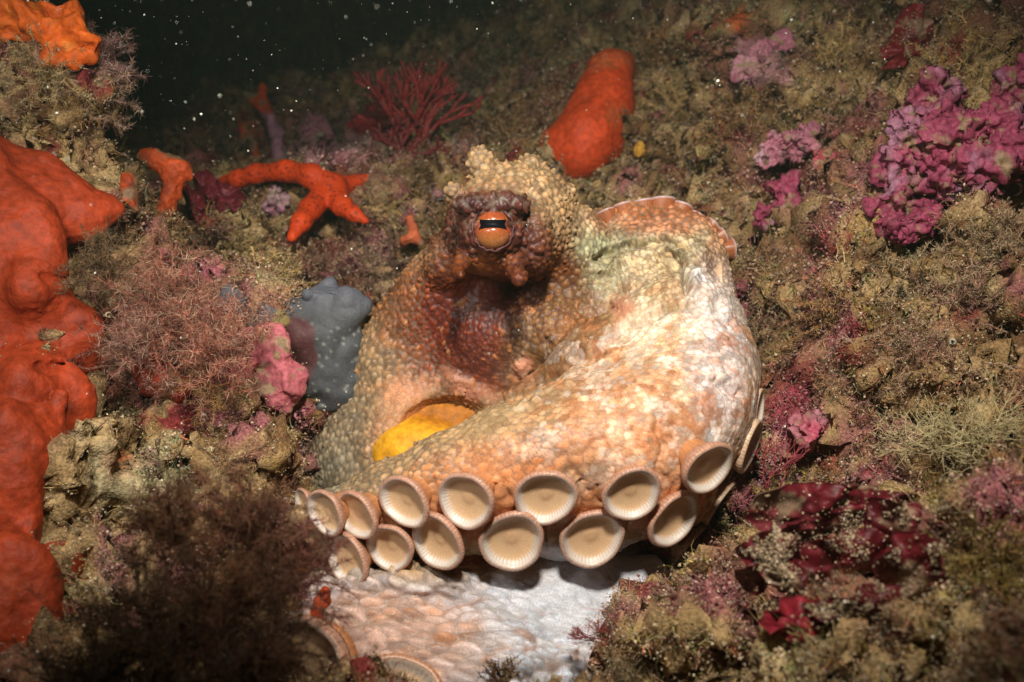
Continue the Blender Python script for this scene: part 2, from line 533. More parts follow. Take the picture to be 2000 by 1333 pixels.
# stretch direction (camera frame): chest hangs downwards, arm follows its length
sx = 1000 + seeds[:, 0] / seeds[:, 2] * FPX; sy = 666.5 - seeds[:, 1] / seeds[:, 2] * FPX
T = np.tile(np.array([.25, 1, .3]), (len(seeds), 1)); st = np.full(len(seeds), 1.35)
left = (sx < 900) & (sy > 480); T[left] = (.45, 1, -.2); st[left] = 1.5
arm = (sy > 1290 - .52 * sx) & (sx > 620); T[arm] = (1, .45, .1); st[arm] = 1.6
lowm = sy > 1110; T[lowm] = (1, -.3, .1); st[lowm] = 3.0
hd = (sy < 560) & (sx < 1130); st[hd] = 1.0
T /= np.linalg.norm(T, axis=1)[:, None]
rs = rng.random((len(seeds), 4))
K = 7
near = np.zeros((len(vis), K), np.int64)
for i, p in enumerate(V[vis]):
    near[i] = [r[1] for r in kd.find_n(p, K)]
D = V[vis][:, None, :] - seeds[near]
al = (D * T[near]).sum(2)
dd = np.sqrt(np.maximum((D * D).sum(2) - al ** 2 * (1 - 1 / st[near] ** 2), 0)) * (.72 + .56 * rs[near, 3])
od = np.argsort(dd, 1); d1 = np.take_along_axis(dd, od[:, :1], 1)[:, 0]; d2 = np.take_along_axis(dd, od[:, 1:2], 1)[:, 0]
cell = near[np.arange(len(vis)), od[:, 0]]
edge = np.clip((d2 - d1) / (d1 + d2 + 1e-9), 0, 1)
dome = 1 - (1 - np.clip(edge * 1.25, 0, 1)) ** 2.2
amp = np.full(len(V), .25)
amp = amp + .13 * blob(1010, 400, 150, 120, 0, .3) + .10 * blob(1060, 600, 150, 120) + .1 * blob(840, 620, 100, 120)
amp = amp * (1 - .75 * blob(940, 560, 75, 60)) * (1 - .8 * blob(800, 800, 60, 60)) * 1
armlow = blob(1080, 1000, 380, 75, 3, .3)
amp = amp * (1 - .9 * armlow)
amp = np.where(PY > 1095, .24, amp)
amp = amp * (1 - .72 * blob(1250, 800, 350, 190, 15, .3))
amp = amp * (1 - .8 * blob(1140, 1120, 200, 50))
h = np.zeros(len(V)); big = (rs[cell, 0] > .93)
h[vis] = amp[vis] * size[vis] * (dome * (.75 + .5 * rs[cell, 1]) + 1.1 * big * dome ** 2)
# gap and cell pigment
gap = np.zeros(len(V)); gap[vis] = (1 - smooth(.0, .30, edge))
va = np.ones((len(V), 3))
tone = (.55 + .80 * rs[cell, 1])[:, None] * np.stack([np.ones(len(vis)), .93 + .14 * rs[cell, 2], .85 + .3 * rs[cell, 2]], 1)
va[vis] = tone
kk = np.clip(np.maximum(amp / .25, .9 * blob(1270, 790, 330, 190, 15, .3)), 0, 1)[:, None]
kk = np.maximum(kk, .35 * (PY < 1100)[:, None]) * (1 - .75 * low[:, None] * blob(1180, 1160, 230, 110)[:, None])
cw = .5 + .45 * (rs[cell, 2] - .5) + 1.9 * fbm(V[vis], 48, 3, 77.)
wz = (blob(1290, 760, 280, 190, 18, .35))[vis] * (1 - low[vis])
cwt = np.ones((len(V), 3)); ch = np.zeros(len(V)); ch[vis] = np.clip(wz * (cw > .62), 0, 1) * .42
C = mixc(C, np.array([.68, .59, .50]), ch)
ch = np.zeros(len(V)); ch[vis] = np.clip(wz * (cw < .22), 0, 1) * .5
C = mixc(C, np.array([.50, .20, .085]), ch)
C = C * (1 + (va - 1) * kk)
gc = np.where(blob(1000, 600, 160, 150)[:, None] > .4, np.array([[.055, .024, .028]]), np.array([[.13, .10, .075]]))
pale = blob(1330, 760, 230, 200)[:, None]
gc = gc * (1 - pale) + np.array([[.42, .12, .045]]) * pale
gc = gc * (1 - low[:, None]) + np.array([[.30, .21, .17]]) * low[:, None]
gs_ = gap[:, None] * kk * (.8 - .3 * pale)
C = C * (1 - gs_) + gc * gs_
ww = np.zeros(len(V)); ww[vis] = big * (rs[cell, 2] > .4) * (1 - wz)
C = mixc(C, np.array([.50, .20, .06]), .55 * ww * (PY > 560) * (PX < 1250) * (PY < 800))
C = mixc(C, np.array([.50, .22, .13]), .9 * np.maximum(blob(915, 755, 50, 18, -25), np.maximum(blob(1022, 722, 18, 20), blob(1215, 600, 22, 22))))
C = C * (1 + .35 * (1 - .6 * low[:, None]) * fbm(V, 60, 3, 1.3)[:, None])
C = C * (1 + .25 * (1 - .7 * low[:, None]) * fbm(V, 900, 2, 4.3)[:, None])
# wrinkles: the big arm's folds and the lower arm's long ridges
wr = fbm(V * np.array([1, .6, 1]), 160, 3, 8.1)
rid = 1 - np.abs(fbm(Q, 210, 3, 5.5)) * 3.2
h += .0040 * low * fbm(V @ np.array([[1, .42, 0], [-.42, 1, 0], [0, 0, 1.]]).T * np.array([.16, 1, .5]), 95, 1, 1.7)
h += .0016 * blob(790, 1135, 130, 45, -8) * (billow(V, 170, 4) - .4)
h += .0003 * low * rid * (1 - .8 * blob(1140, 1120, 220, 60)) * (.6 + .6 * blob(840, 1150, 240, 60))
h += .0010 * wr
creas = np.abs(fbm(V * np.array([1.6, .45, 1]), 55, 2, 3.9))


def pline(pts, w):
    d = np.full(len(V), 1e9)
    for (x0, y0), (x1, y1) in zip(pts[:-1], pts[1:]):
        t = np.clip(((PX - x0) * (x1 - x0) + (PY - y0) * (y1 - y0)) / ((x1 - x0) ** 2 + (y1 - y0) ** 2), 0, 1)
        d = np.minimum(d, np.hypot(PX - x0 - t * (x1 - x0), PY - y0 - t * (y1 - y0)))
    return np.exp(-(d / w) ** 2)


for ln_, w_, a_ in [([(1165, 508), (1220, 484), (1290, 470), (1335, 482)], 9, -.0050), ([(1165, 530), (1230, 508), (1300, 495)], 10, .0040), ([(1302, 495), (1326, 530), (1340, 565)], 8, -.0070),
                    ([(1325, 490), (1348, 530), (1360, 570)], 9, .0025), ([(1000, 782), (1100, 722), (1230, 655), (1330, 590)], 12, -.0030), ([(1010, 800), (1110, 742), (1240, 675), (1340, 610)], 10, .0020),
                    ([(1205, 640), (1290, 610), (1370, 590)], 8, -.0030), ([(1292, 810), (1286, 880), (1290, 930)], 7, -.0022), ([(1130, 915), (1142, 960)], 9, -.0018), ([(985, 930), (995, 970)], 9, -.0018),
                    ([(845, 940), (855, 980)], 9, -.0015), ([(1395, 600), (1430, 640)], 8, -.0035), ([(1400, 740), (1450, 770)], 8, -.0030)]:
    h += a_ * pline(ln_, w_)
h -= .0012 * (1 - smooth(0, .10, creas)) * armlow * (PY > 940)
V = V + N * h[:, None]
OCT_BASE = W(960, 1150, .45)
octo = empty('octopus', OCT_BASE)
tag(octo, 'mottled tan, white and orange octopus crouched on the reef with rows of pale suckers', 'octopus')
make_mesh('body', to_world(V), F, M['skin'], C, octo)
OV, ON = V, N


# --- eye
def lathe_faces(nr, ns):
    i = np.arange(nr - 1)[:, None]; j = np.arange(ns)[None]; j2 = (j + 1) % ns
    return np.stack([(i * ns + j), (i * ns + j2), ((i + 1) * ns + j2), ((i + 1) * ns + j)], -1).reshape(-1, 4)


def uv_sphere(nr=64, ns=96):
    th = np.linspace(1e-3, math.pi - 1e-3, nr); ph = np.linspace(0, 2 * math.pi, ns, endpoint=False)
    a, b = np.meshgrid(th, ph, indexing='ij')
    return np.stack([np.sin(a) * np.cos(b), np.sin(a) * np.sin(b), -np.cos(a)], -1).reshape(-1, 3), lathe_faces(nr, ns)


ed = march(f_body, 963, 450)
EC = cam_pt(963, 450, ed + .0038)
er = 40 * ed / FPX
S, SF = uv_sphere()
g = 1 - .15 * np.exp(-((S[:, 1] - .22) / .2) ** 2) * (S[:, 2] < 0)
# golden iris above and below the slit
y = S[:, 1]
ec = np.tile(np.array([.30, .065, .02]), (len(S), 1))
lowg = smooth(.05, -.75, y)[:, None] if False else np.clip((-.0 - y) / .8, 0, 1)[:, None]
ec = ec * (1 - lowg) + np.array([.36, .15, .045]) * lowg
ln = np.exp(-((y - .42) / .035) ** 2)[:, None]; ec = ec * (1 - ln) + np.array([.6, .3, .1]) * ln
side = smooth(.72, .95, np.abs(S[:, 0]))[:, None]; ec = ec * (1 - .7 * side) + np.array([.35, .06, .03]) * .7 * side
rim = smooth(-.35, -.15, S[:, 2])[:, None]; ec = ec * (1 - rim) + np.array([.16, .06, .05]) * rim
ec = ec * (1 + .5 * fbm(S, 9, 3, 2.2)[:, None])
EP = EC + S * np.array([.95, 1, .95]) * er * g[:, None]
eye = make_mesh('eye', to_world(EP), SF, M['eye'], ec, octo)
# slit pupil: a curved bow-tie patch
u = np.linspace(-.74, .74, 40); v = np.linspace(-1, 1, 9)
uu, vv = np.meshgrid(u, v, indexing='ij')
hy = .20 + .08 * (np.abs(uu) / .74) ** 3
yy = .23 + vv * hy - .02 * (uu / .74) ** 2
zz = -np.sqrt(np.clip(1 - (uu / .95) ** 2 - yy ** 2, .02, 1))
gg = 1 - .15 * np.exp(-((yy - .22) / .2) ** 2)
PP = np.stack([uu * .95, yy, zz * .95], -1) * gg[..., None]
PP = EC + PP.reshape(-1, 3) * er * 1.012 + np.array([0, 0, -.0003])
i = np.arange(39)[:, None]; j = np.arange(8)[None]
PF = np.stack([i * 9 + j, i * 9 + j + 1, (i + 1) * 9 + j + 1, (i + 1) * 9 + j], -1).reshape(-1, 4)
make_mesh('pupil', to_world(PP), PF, M['pupil'], None, eye).location = (0, 0, 0)
bpy.data.objects['pupil'].location = (0, 0, 0)
# lid: a thick wrinkled ring round the eyeball
th = np.linspace(0, 2 * math.pi, 120, endpoint=False); ps = np.linspace(0, 2 * math.pi, 16, endpoint=False)
a, b = np.meshgrid(th, ps, indexing='ij')
rr = 1.03 + .07 * np.cos(b) + .03 * np.sin(13 * a + 2 * np.sin(3 * a)) + .02 * np.sin(9 * a) * np.cos(b)
LP = np.stack([np.cos(a) * rr * .97, np.sin(a) * rr * 1.02, -.22 + .20 * np.sin(b) + .03 * np.sin(7 * a + 1)], -1).reshape(-1, 3) * er + EC
i = np.arange(120)[:, None]; j = np.arange(16)[None]
LF = np.stack([i * 16 + j, ((i + 1) % 120) * 16 + j, ((i + 1) % 120) * 16 + (j + 1) % 16, i * 16 + (j + 1) % 16], -1).reshape(-1, 4)
lc = np.array([.085, .03, .03]) * (1 + .5 * fbm(LP, 700, 3)[:, None])
make_mesh('eyelid', to_world(LP), LF, M['skin'], lc, octo)


# --- suckers
def sucker(px, py, R_px, nx, ny, lift=.35, d=None, tone=0, squash=1.0, stem=1.0, back=False, fat=1.0):
    if d is None:
        d = march(f_body, px, py)
        if d is None: d = .43
        d -= lift * R_px * d / FPX
    Rm = R_px * d / FPX
    C0 = cam_pt(px, py, d)
    Rm *= 1.04
    nz = -math.sqrt(max(1 - nx * nx - ny * ny, .02))
    n = np.array([nx, ny, -nz if back else nz]); n /= np.linalg.norm(n)
    t1 = np.cross(n, [0, 1, 0]); t1 /= np.linalg.norm(t1); t2 = np.cross(t1, n)
    ns = 144; ph = np.linspace(0, 2 * math.pi, ns, endpoint=False)
    sd = rng.random() * 6.28
    wob = 1 + .05 * np.sin(2 * ph + sd) + .03 * np.sin(3 * ph + 2 * sd) + .008 * np.sin(7 * ph + sd)
    rid = np.sin(ph * 44 + .6 * np.sin(5 * ph))
    out = [(.02, -1.16 * stem, 0), (.50, -1.14 * stem, 0), (.58, -1.1 * stem, 0), (.56, -.85 * stem, 0), (.60, -.6 * stem, 0), (.74, -.42 * stem, .3), (.90, -.28, 1), (.99, -.17, 1), (1.02, -.08, 1), (1.02, -.01, 1), (.99, .035, 1), (.95, .05, .6), (.91, .05, .3), (.885, .035, 0)]
    inn = [(.89, .036, 0), (.87, .022, .1), (.85, .0, .4), (.83, -.04, .8), (.80, -.09, 1), (.765, -.14, 1), (.72, -.185, .8), (.66, -.215, .3), (.54, -.245, .0), (.34, -.262, 0), (.21, -.265, 0), (.17, -.252, 0), (.10, -.248, 0), (.003, -.248, 0)]

    def build(prof, kind):
        Pp = []; Cc = []
        for r, z, g in prof:
            if kind == 'out':
                if z < -.2 and .1 < r < .95: r = min(r * fat, .95)
                r2 = r * wob + .008 * g * np.sin(ph * 48)
                c0 = np.array([.52, .22, .09]) if r < .9 else np.array([.46, .25, .17])
                if .9 < r <= .96 and z > 0: c0 = np.array([.45, .31, .25])
                if r <= .9 and z > 0: c0 = np.array([.52, .39, .30])
                if tone == 1: c0 = c0 * np.array([1.1, .9, .7])
                if tone == 3: c0 = np.array([.33, .11, .04]) if z < -.08 else np.array([.42, .30, .30])
                if tone == 2: c0 = np.array([.58, .40, .27]) * (1 if r > .7 else .95)
                cc = c0 * (1 + .13 * g * np.sin(ph * 48))[:, None] * (1 + .15 * rng.normal(size=(ns, 1)))
            else:
                r2 = r * wob - .004 * g * rid
                white = np.array([.56, .54, .53]); beige = np.array([.66, .44, .255])  # beige floor: its own peach tone, with shade inside the cup put into it
                k = .75 * smooth(.68, .80, np.array(r))
                c0 = beige * (1 - k) + white * k
                if r < .26: c0 = beige * np.array([.97, .93, .9])
                if r > .86: c0 = np.array([.56, .43, .35])
                cc = c0 * (1 + .08 * g * rid)[:, None] * (1 + .02 * rng.normal(size=(ns, 1)))
            z2 = z + (.010 * g * rid * (kind != 'out'))
            p = (np.cos(ph) * r2)[:, None] * t1 * squash + (np.sin(ph) * r2)[:, None] * t2 + np.broadcast_to(np.asarray(z2 * np.ones(ns))[:, None] * n, (ns, 3))
            Pp.append(C0 + p * Rm); Cc.append(cc)
        return np.concatenate(Pp), np.concatenate(Cc), lathe_faces(len(prof), ns)
    v, c, f = build(out, 'out')
    loc = to_world(C0)
    s = make_mesh('sucker', to_world(v), f, M['sucker'], c, octo, loc=loc)
    v, c, f = build(inn, 'in')
    q = make_mesh('cup', to_world(v), f, M['sucker'], c, loc=loc)
    q.parent = s; q.location = (0, 0, 0)
    return s


top = [(590, 985, 31, -.80, -.1), (633, 1003, 46, -.62, -.2), (693, 1008, 50, -.60, -.28), (787, 982, 54, -.52, -.30), (908, 980, 59, -.46, -.32),
       (1065, 974, 59, -.08, -.42), (1235, 967, 57, .12, -.45), (1385, 917, 58, .50, -.48)]
bot = [(676, 1095, 51, -.58, -.2), (760, 1072, 50, -.42, -.34), (852, 1060, 57, -.46, -.34), (1000, 1060, 62, .0, -.38), (1157, 1055, 61, .08, -.38), (1318, 1017, 58, .50, -.42)]
for q_, p in enumerate(top): sucker(*p, lift=1.15 if q_ in (0, 1, 7) else .85, stem=1.2)
for q_, p in enumerate(bot): sucker(*p, lift=1.2 if q_ in (0, 5) else .92, stem=1.2)
# seen from the side at the right edge and behind
sucker(1350, 1066, 48, .72, -.60, d=.437, tone=2, fat=1.3)
sucker(1408, 985, 48, .78, -.52, d=.435, tone=2, fat=1.3)
sucker(1468, 872, 54, .86, -.30, d=.428, tone=2, fat=1.35, stem=1.4)
sucker(1484, 800, 36, .90, -.10, d=.436, tone=2, fat=1.35, stem=1.6)
sucker(1415, 555, 42, .95, .10, d=.49, tone=2)
# outer edge of the coiled arm
for (x, y_, r, a) in [(1150, 436, 17, 120), (1182, 414, 20, 112), (1218, 401, 21, 103), (1255, 395, 22, 97), (1293, 391, 24, 88), (1332, 402, 22, 70),
                      (1364, 423, 19, 58), (1392, 440, 21, 42), (1413, 464, 20, 25), (1430, 486, 21, 5)]:
    sucker(x - 2 * math.cos(R(a)), y_ + 2 * math.sin(R(a)), r * 1.06, .97 * math.cos(R(a)), .97 * math.sin(R(a)), d=.513, tone=3, stem=1.6, back=True, fat=1.15)
# big suckers of the lower arm in the corner
sucker(596, 1305, 98, -.50, .0, d=.366, tone=0, fat=1.35, stem=.6)
sucker(775, 1372, 92, .1, .55, d=.36, tone=1)
# ------------------------------------------------------------------ SEABED AND REEF
CP = [(600, 455, .70), (600, 535, .645), (430, 520, .64), (600, 780, .60), (520, 690, .525), (350, 880, .425), (480, 900, .45), (300, 1050, .385), (430, 1150, .365), (180, 1100, .41),
      (250, 700, .50), (300, 560, .56), (1000, 1250, .50), (800, 900, .66), (1100, 800, .68), (1500, 830, .53), (1500, 520, .60), (1700, 700, .50), (1700, 980, .45), (1480, 1120, .425), (1340, 1180, .42),
      (1300, 1310, .372), (1500, 1300, .345), (1700, 1220, .375), (1950, 700, .44), (1950, 1000, .37), (1950, 1280, .31), (1950, 300, .53), (1950, 60, .60), (1700, 300, .57), (1600, 60, .72), (1400, 160, .76),
      (1250, 60, .86), (1280, 340, .72), (1060, 60, 1.0), (1060, 260, .90), (930, 160, 1.05), (350, 320, .95), (700, 290, 1.0), (300, 420, .72), (550, 400, .79), (760, 420, .74), (850, 320, .92),
      (600, 210, 1.5), (300, 215, 1.3), (-200, 240, 1.3), (500, -60, 2.6), (900, -80, 2.2), (-600, -60, 2.8), (300, 120, 1.9), (600, 120, 1.9), (1500, -300, 1.4), (2300, 200, .5), (2300, 700, .38), (2300, 1200, .27), (-300, 900, .45), (-300, 500, .75),
      (-200, 1300, .33), (500, 1450, .30), (1000, 1600, .42), (1600, 1500, .30), (3000, -200, .8)]
cpw = np.array([W(*c) for c in CP])
cpw = np.vstack([cpw, [[-3, 5, 1.8], [3, 6, 3.0], [0, 7, 3.0], [-1.5, .2, -.2], [1.5, .3, .6], [0, -.2, 0.02], [-1, -.3, -.1], [1, -.3, .3]]])
xy = cpw[:, :2]; zc = cpw[:, 2]
Kx = np.linalg.norm(xy[:, None] - xy[None], axis=2)
n_ = len(xy)
A = np.zeros((n_ + 3, n_ + 3)); A[:n_, :n_] = Kx + np.eye(n_) * .004; A[:n_, n_] = 1; A[:n_, n_ + 1:] = xy; A[n_:, :n_] = A[:n_, n_:].T
wt = np.linalg.solve(A, np.concatenate([zc, [0, 0, 0]]))


def ground(x, y):
    o = np.zeros(len(x))
    for i in range(n_): o += wt[i] * np.hypot(x - xy[i, 0], y - xy[i, 1])
    return o + wt[n_] + wt[n_ + 1] * x + wt[n_ + 2] * y


ny, nx = 960, 1000
ty = np.linspace(0, 1, ny); yv = .06 * (6.0 / .06) ** (ty ** 1.0)
yv = np.interp(ty, [0, .12, .78, 1], [-.15, .16, 1.25, 7.0])
sxv = np.linspace(-1, 1, nx); sxv = np.sign(sxv) * np.abs(sxv) ** 1.25
Xg = sxv[None] * (.22 + .85 * np.clip(yv, .05, None))[:, None]; Yg = np.broadcast_to(yv[:, None], Xg.shape)
GP = np.stack([Xg.ravel(), Yg.ravel(), ground(Xg.ravel(), Yg.ravel())], 1)
i = np.arange(ny - 1)[:, None]; j = np.arange(nx - 1)[None]
GF = np.stack([i * nx + j, i * nx + j + 1, (i + 1) * nx + j + 1, (i + 1) * nx + j], -1).reshape(-1, 4)


def roughen(P, F, k=1.0):
    Nn = vnormals(P, F)
    P = P + Nn * (k * (.055 * fbm(P * np.array([1, 1, 1.7]), 7, 3, .5) + .055 * fbm(P, 22, 3, 6.5)))[:, None]
    Nn = vnormals(P, F)
    P = P + Nn * (k * (.033 * (billow(P + .022 * np.stack([fbm(P, 40, 3, 1), fbm(P, 40, 3, 2), fbm(P, 40, 3, 3)], 1), 34, 3) - .5)))[:, None]
    Nn = vnormals(P, F)
    P = P + Nn * (k * (.013 * (billow(P + .008 * np.stack([fbm(P, 120, 2, 1), fbm(P, 120, 2, 2), fbm(P, 120, 2, 3)], 1), 90, 8) - .5) + .010 * fbm(P, 150, 4, 2.5, .6)))[:, None]
    return P


def reefcol(P, jit=None):
    n1 = fbm(P, 14, 3, 11.1); n2 = fbm(P, 40, 3, 4.4); n3 = fbm(P, 22, 3, 8.2); n4 = fbm(P, 30, 3, 15.9)
    c = np.tile(np.array([.40, .265, .12]), (len(P), 1))
    def mx(c, col, w): return c * (1 - w[:, None]) + np.asarray(col) * w[:, None]
    c = mx(c, [.13, .06, .022], smooth(-.05, .3, n2) * .85)
    c = mx(c, [.27, .11, .075], smooth(-.05, .22, n1) * .8)
    c = mx(c, [.27, .17, .04], smooth(.1, .35, n4) * .7)
    c = mx(c, [.54, .41, .22], smooth(.08, .35, -n2) * .6)
    c = mx(c, [.28, .085, .105], smooth(.20, .30, n3) * .75)
    c = mx(c, [.22, .02, .03], smooth(.28, .34, n4) * .9)
    px, py, d = project(P)
    for (x, y, r1, r2, cc, w) in PATCH:
        u = np.hypot((px - x) / r1, (py - y) / r2) + 1.2 * n2
        c = mx(c, cc, (1 - smooth(.8, 1.05, u)) * w)
    c = c * (1 + .5 * fbm(P, 420, 2, 61.)[:, None]) * (1 + .4 * fbm(P, 90, 2, 51.)[:, None])
    return c.clip(.008, .9)


PNK = [.40, .11, .15]; PNKL = [.46, .22, .25]; ORG = [.60, .12, .03]; MAR = [.20, .02, .03]; SED = [.36, .30, .17]
PATCH = [(1480, 130, 70, 60, PNKL, .8), (1560, 830, 40, 90, PNK, .9), (1440, 590, 25, 50, PNK, .9), (1530, 950, 60, 50, PNKL, .8), (1960, 990, 60, 90, PNK, .8),
         (1550, 760, 60, 60, MAR, .7), (640, 280, 90, 50, PNKL, .7), (640, 230, 160, 25, MAR, .6), (400, 530, 50, 30, PNK, .8), (330, 500, 25, 12, PNK, .8), (420, 815, 34, 22, PNK, .9), (620, 485, 60, 20, MAR, .8),
         (240, 905, 35, 25, ORG, .9), (390, 940, 26, 8, PNK, .9), (300, 940, 130, 60, SED, .8), (850, 380, 24, 16, PNKL, .8), (480, 260, 40, 30, ORG, .5), (1440, 40, 22, 22, ORG, .9),
         (1750, 840, 30, 24, PNK, .8), (600, 800, 24, 24, PNK, .9), (1380, 1000, 40, 60, [.14, .14, .05], .8), (900, 290, 24, 10, PNKL, .6), (1890, 620, 40, 30, MAR, .8)]


def ledge(P):
    """lip of the shelf behind the octopus and hollows of the wall"""
    px, py, d = project(P)
    return P


a_, b_, d_ = project(GP)
for (x, y, r, k) in [(1390, 395, 50, .06), (1320, 350, 50, .04), (1530, 720, 42, .05), (1445, 830, 45, .04), (1830, 555, 34, .03), (1400, 1085, 50, .04), (1640, 430, 44, .04), (1760, 385, 40, .03), (1250, 60, 60, .05), (1870, 90, 34, .04),
                     (1600, 690, 110, -.03), (1750, 620, 90, -.02), (1450, 60, 90, -.04), (1850, 760, 90, -.02), (1560, 200, 60, -.02), (1350, 250, 50, -.02), (330, 800, 40, .02), (440, 800, 30, .025), (640, 470, 110, -.02), (1900, 730, 30, .03), (1680, 900, 40, .02)]:
    GP = GP + FWD * (k * np.exp(-((a_ - x) ** 2 + (b_ - y) ** 2) / r ** 2) * (d_ > .2))[:, None]
GP = roughen(GP, GF)
# wells: the hollow in which the animal sits stays below its body
bodyp = to_world(OV[::40])
gcol = reefcol(GP)
seabed = make_mesh('seabed', GP, GF, M['rock'], gcol)
tag(seabed, kind='structure')


def rib(P0, D0, L, m, w, curl, col, taper=.75, droop=0.0, side=None):
    """flat curved ribbons: roots P0 (n,3), directions D0, lengths L, m segments, widths w"""
    n = len(P0); P = np.asarray(P0, float); D = np.asarray(D0, float)
    D = D / (np.linalg.norm(D, axis=1)[:, None] + 1e-9)
    S = np.cross(D, rng.normal(size=(n, 3))) if side is None else side
    S = S / (np.linalg.norm(S, axis=1)[:, None] + 1e-9)
    L = np.broadcast_to(L, (n,)); w = np.broadcast_to(w, (n,))
    pts = []
    for k in range(m + 1):
        ww = (w * (1 - taper * k / m) / 2)[:, None]
        pts += [P - S * ww, P + S * ww]
        P = P + D * (L / m)[:, None]
        D = D + rng.normal(size=(n, 3)) * curl; D[:, 2] -= droop
        D /= np.linalg.norm(D, axis=1)[:, None]
    Vv = np.stack(pts, 1).reshape(-1, 3)
    b = (np.arange(n) * 2 * (m + 1))[:, None, None]; k = (np.arange(m) * 2)[None, :, None]
    Ff = (b + k + np.array([0, 1, 3, 2])[None, None]).reshape(-1, 4)
    Cc = np.repeat(col, 2 * (m + 1), axis=0)
    return Vv, Ff, Cc


def merge(parts):
    o = 0; VV = []; FF = []; CC = []
    for v, f, c in parts:
        VV.append(v); FF.append(f + o); CC.append(c); o += len(v)
    return np.concatenate(VV), np.concatenate(FF), np.concatenate(CC)


def spots_on(P, F, n, margin=120, face_min=.0, power=1.0):
    c = P[F].mean(1); nn = np.cross(P[F[:, 2]] - P[F[:, 0]], P[F[:, 3]] - P[F[:, 1]]); ar = np.linalg.norm(nn, axis=1)
    nn = nn / (ar[:, None] + 1e-15)
    px, py, d = project(c)
    vd = (CAM - c); vd /= np.linalg.norm(vd, axis=1)[:, None]
    fc = (nn * vd).sum(1)
    ok = (d > .12) & (px > -margin) & (px < 2000 + margin) & (py > -margin) & (py < 1333 + margin) & (fc > face_min)
    wgt = np.where(ok, ar * (fc.clip(.05) + .15) / d ** (2 * power), 0); wgt /= wgt.sum()
    idx = rng.choice(len(F), n, p=wgt)
    r = rng.random((n, 2)); q = P[F[idx]]
    p = (q[:, 0] * ((1 - r[:, :1]) * (1 - r[:, 1:])) + q[:, 1] * (r[:, :1] * (1 - r[:, 1:])) + q[:, 2] * r[:, :1] * r[:, 1:] + q[:, 3] * (1 - r[:, :1]) * r[:, 1:])
    return p, nn[idx]


def octa(P, s, col):
    """tiny irregular grains"""
    n = len(P)
    base = np.array([[1, 0, 0], [0, 1, 0], [-1, 0, 0], [0, -1, 0], [0, 0, 1], [0, 0, -1]], float)
    a = rng.normal(size=(n, 3, 3)); a = np.linalg.qr(a)[0]
    v = (base[None] * (.5 + rng.random((n, 6, 1)))) @ a * s[:, None, None] + P[:, None]
    f = np.array([[0, 1, 4, 4], [1, 2, 4, 4], [2, 3, 4, 4], [3, 0, 4, 4], [1, 0, 5, 5], [2, 1, 5, 5], [3, 2, 5, 5], [0, 3, 5, 5]])[:, :3]
    F = (np.arange(n)[:, None, None] * 6 + f[None]).reshape(-1, 3)
    return v.reshape(-1, 3), F, np.repeat(col, 6, axis=0)


def turf_on(P, F, n, name, label):
    """a lawn of short tufts of filaments"""
    p, nn = spots_on(P, F, n)
    col = reefcol(p); dens = fbm(p, 28, 3, 21.0)
    barem = (np.ptp(col, axis=1) > .27) & (rng.random(n) < .85)       # pink and orange crust stays bare
    keep = (dens > -.18) & ~barem
    p, nn, col, dens = p[keep], nn[keep], col[keep], dens[keep]
    d = project(p)[2]
    per = 6
    P0 = np.repeat(p, per, 0) + rng.normal(size=(len(p) * per, 3)) * .0009
    ln = (.0034 + .0065 * rng.random(len(p)) ** 2 * (1 + 1.2 * dens.clip(0))) * np.clip(d / .5, .8, 1.6)
    tuftdir = nn + rng.normal(size=nn.shape) * .55 + np.array([0, 0, .35])
    D0 = np.repeat(tuftdir, per, 0) + rng.normal(size=(len(P0), 3)) * .75
    cc = col * (.5 + 1.1 * rng.random((len(p), 1)) ** 1.3) * (1 + .2 * rng.normal(size=(len(p), 3)))
    cc = np.repeat(cc, per, 0) * (.75 + .5 * rng.random((len(P0), 1)))
    L = np.repeat(ln, per) * (.5 + rng.random(len(P0)))
    w = np.repeat(.00042 * np.clip(d / .5, .75, 2.0), per) * (.6 + .8 * rng.random(len(P0)))
    v, f, c = rib(P0, D0, L, 3, w, .38, cc.clip(.01, .8))
    t = make_mesh(name, v, f, M['turf'], c, smooth=False)
    tag(t, label, 'algae turf', kind='stuff')
    tip = v.reshape(len(P0), 8, 3)[:, 5:8].mean(1)
    k = rng.random(len(P0)) < .38
    gc = (col.mean(1, keepdims=True) * np.array([1.15, 1, .75]) * .5 + col * .6)
    gc = np.repeat(gc, per, 0)[k] * (.9 + 1.0 * rng.random((k.sum(), 1)) ** 2) + .03
    v, f, c = octa(tip[k] + rng.normal(size=(k.sum(), 3)) * .0005, (.0004 + .0006 * rng.random(k.sum()) ** 2) * np.clip(np.repeat(d, per)[k] / .5, .8, 2), gc)
    tag(make_mesh('turf_detritus', v, f, M['turf'], c, smooth=False), 'crumbs of detritus caught on the ' + label.split(' ', 1)[1], 'detritus', kind='stuff')
    return p


turf_on(GP, GF, 120000, 'algae_turf', 'short brown and tan algae turf coating the reef')
# sediment grains and shell fragments lodged in the turf
p, nn = spots_on(GP, GF, 60000)
d = project(p)[2]
s = (.00028 + .0005 * rng.random(len(p)) ** 3) * np.clip(d / .5, .8, 2)
c = np.array([.50, .42, .27]) * (.45 + .9 * rng.random((len(p), 1)) ** 1.5)
wht = rng.random(len(p)) < .02; c[wht] = [.85, .83, .74]
v, f, c = octa(p + nn * (.001 + .003 * rng.random((len(p), 1))), s, c)
tag(make_mesh('sediment_grains', v, f, M['grain'], c, smooth=False), 'pale sediment grains caught in the turf', 'sediment', kind='stuff')


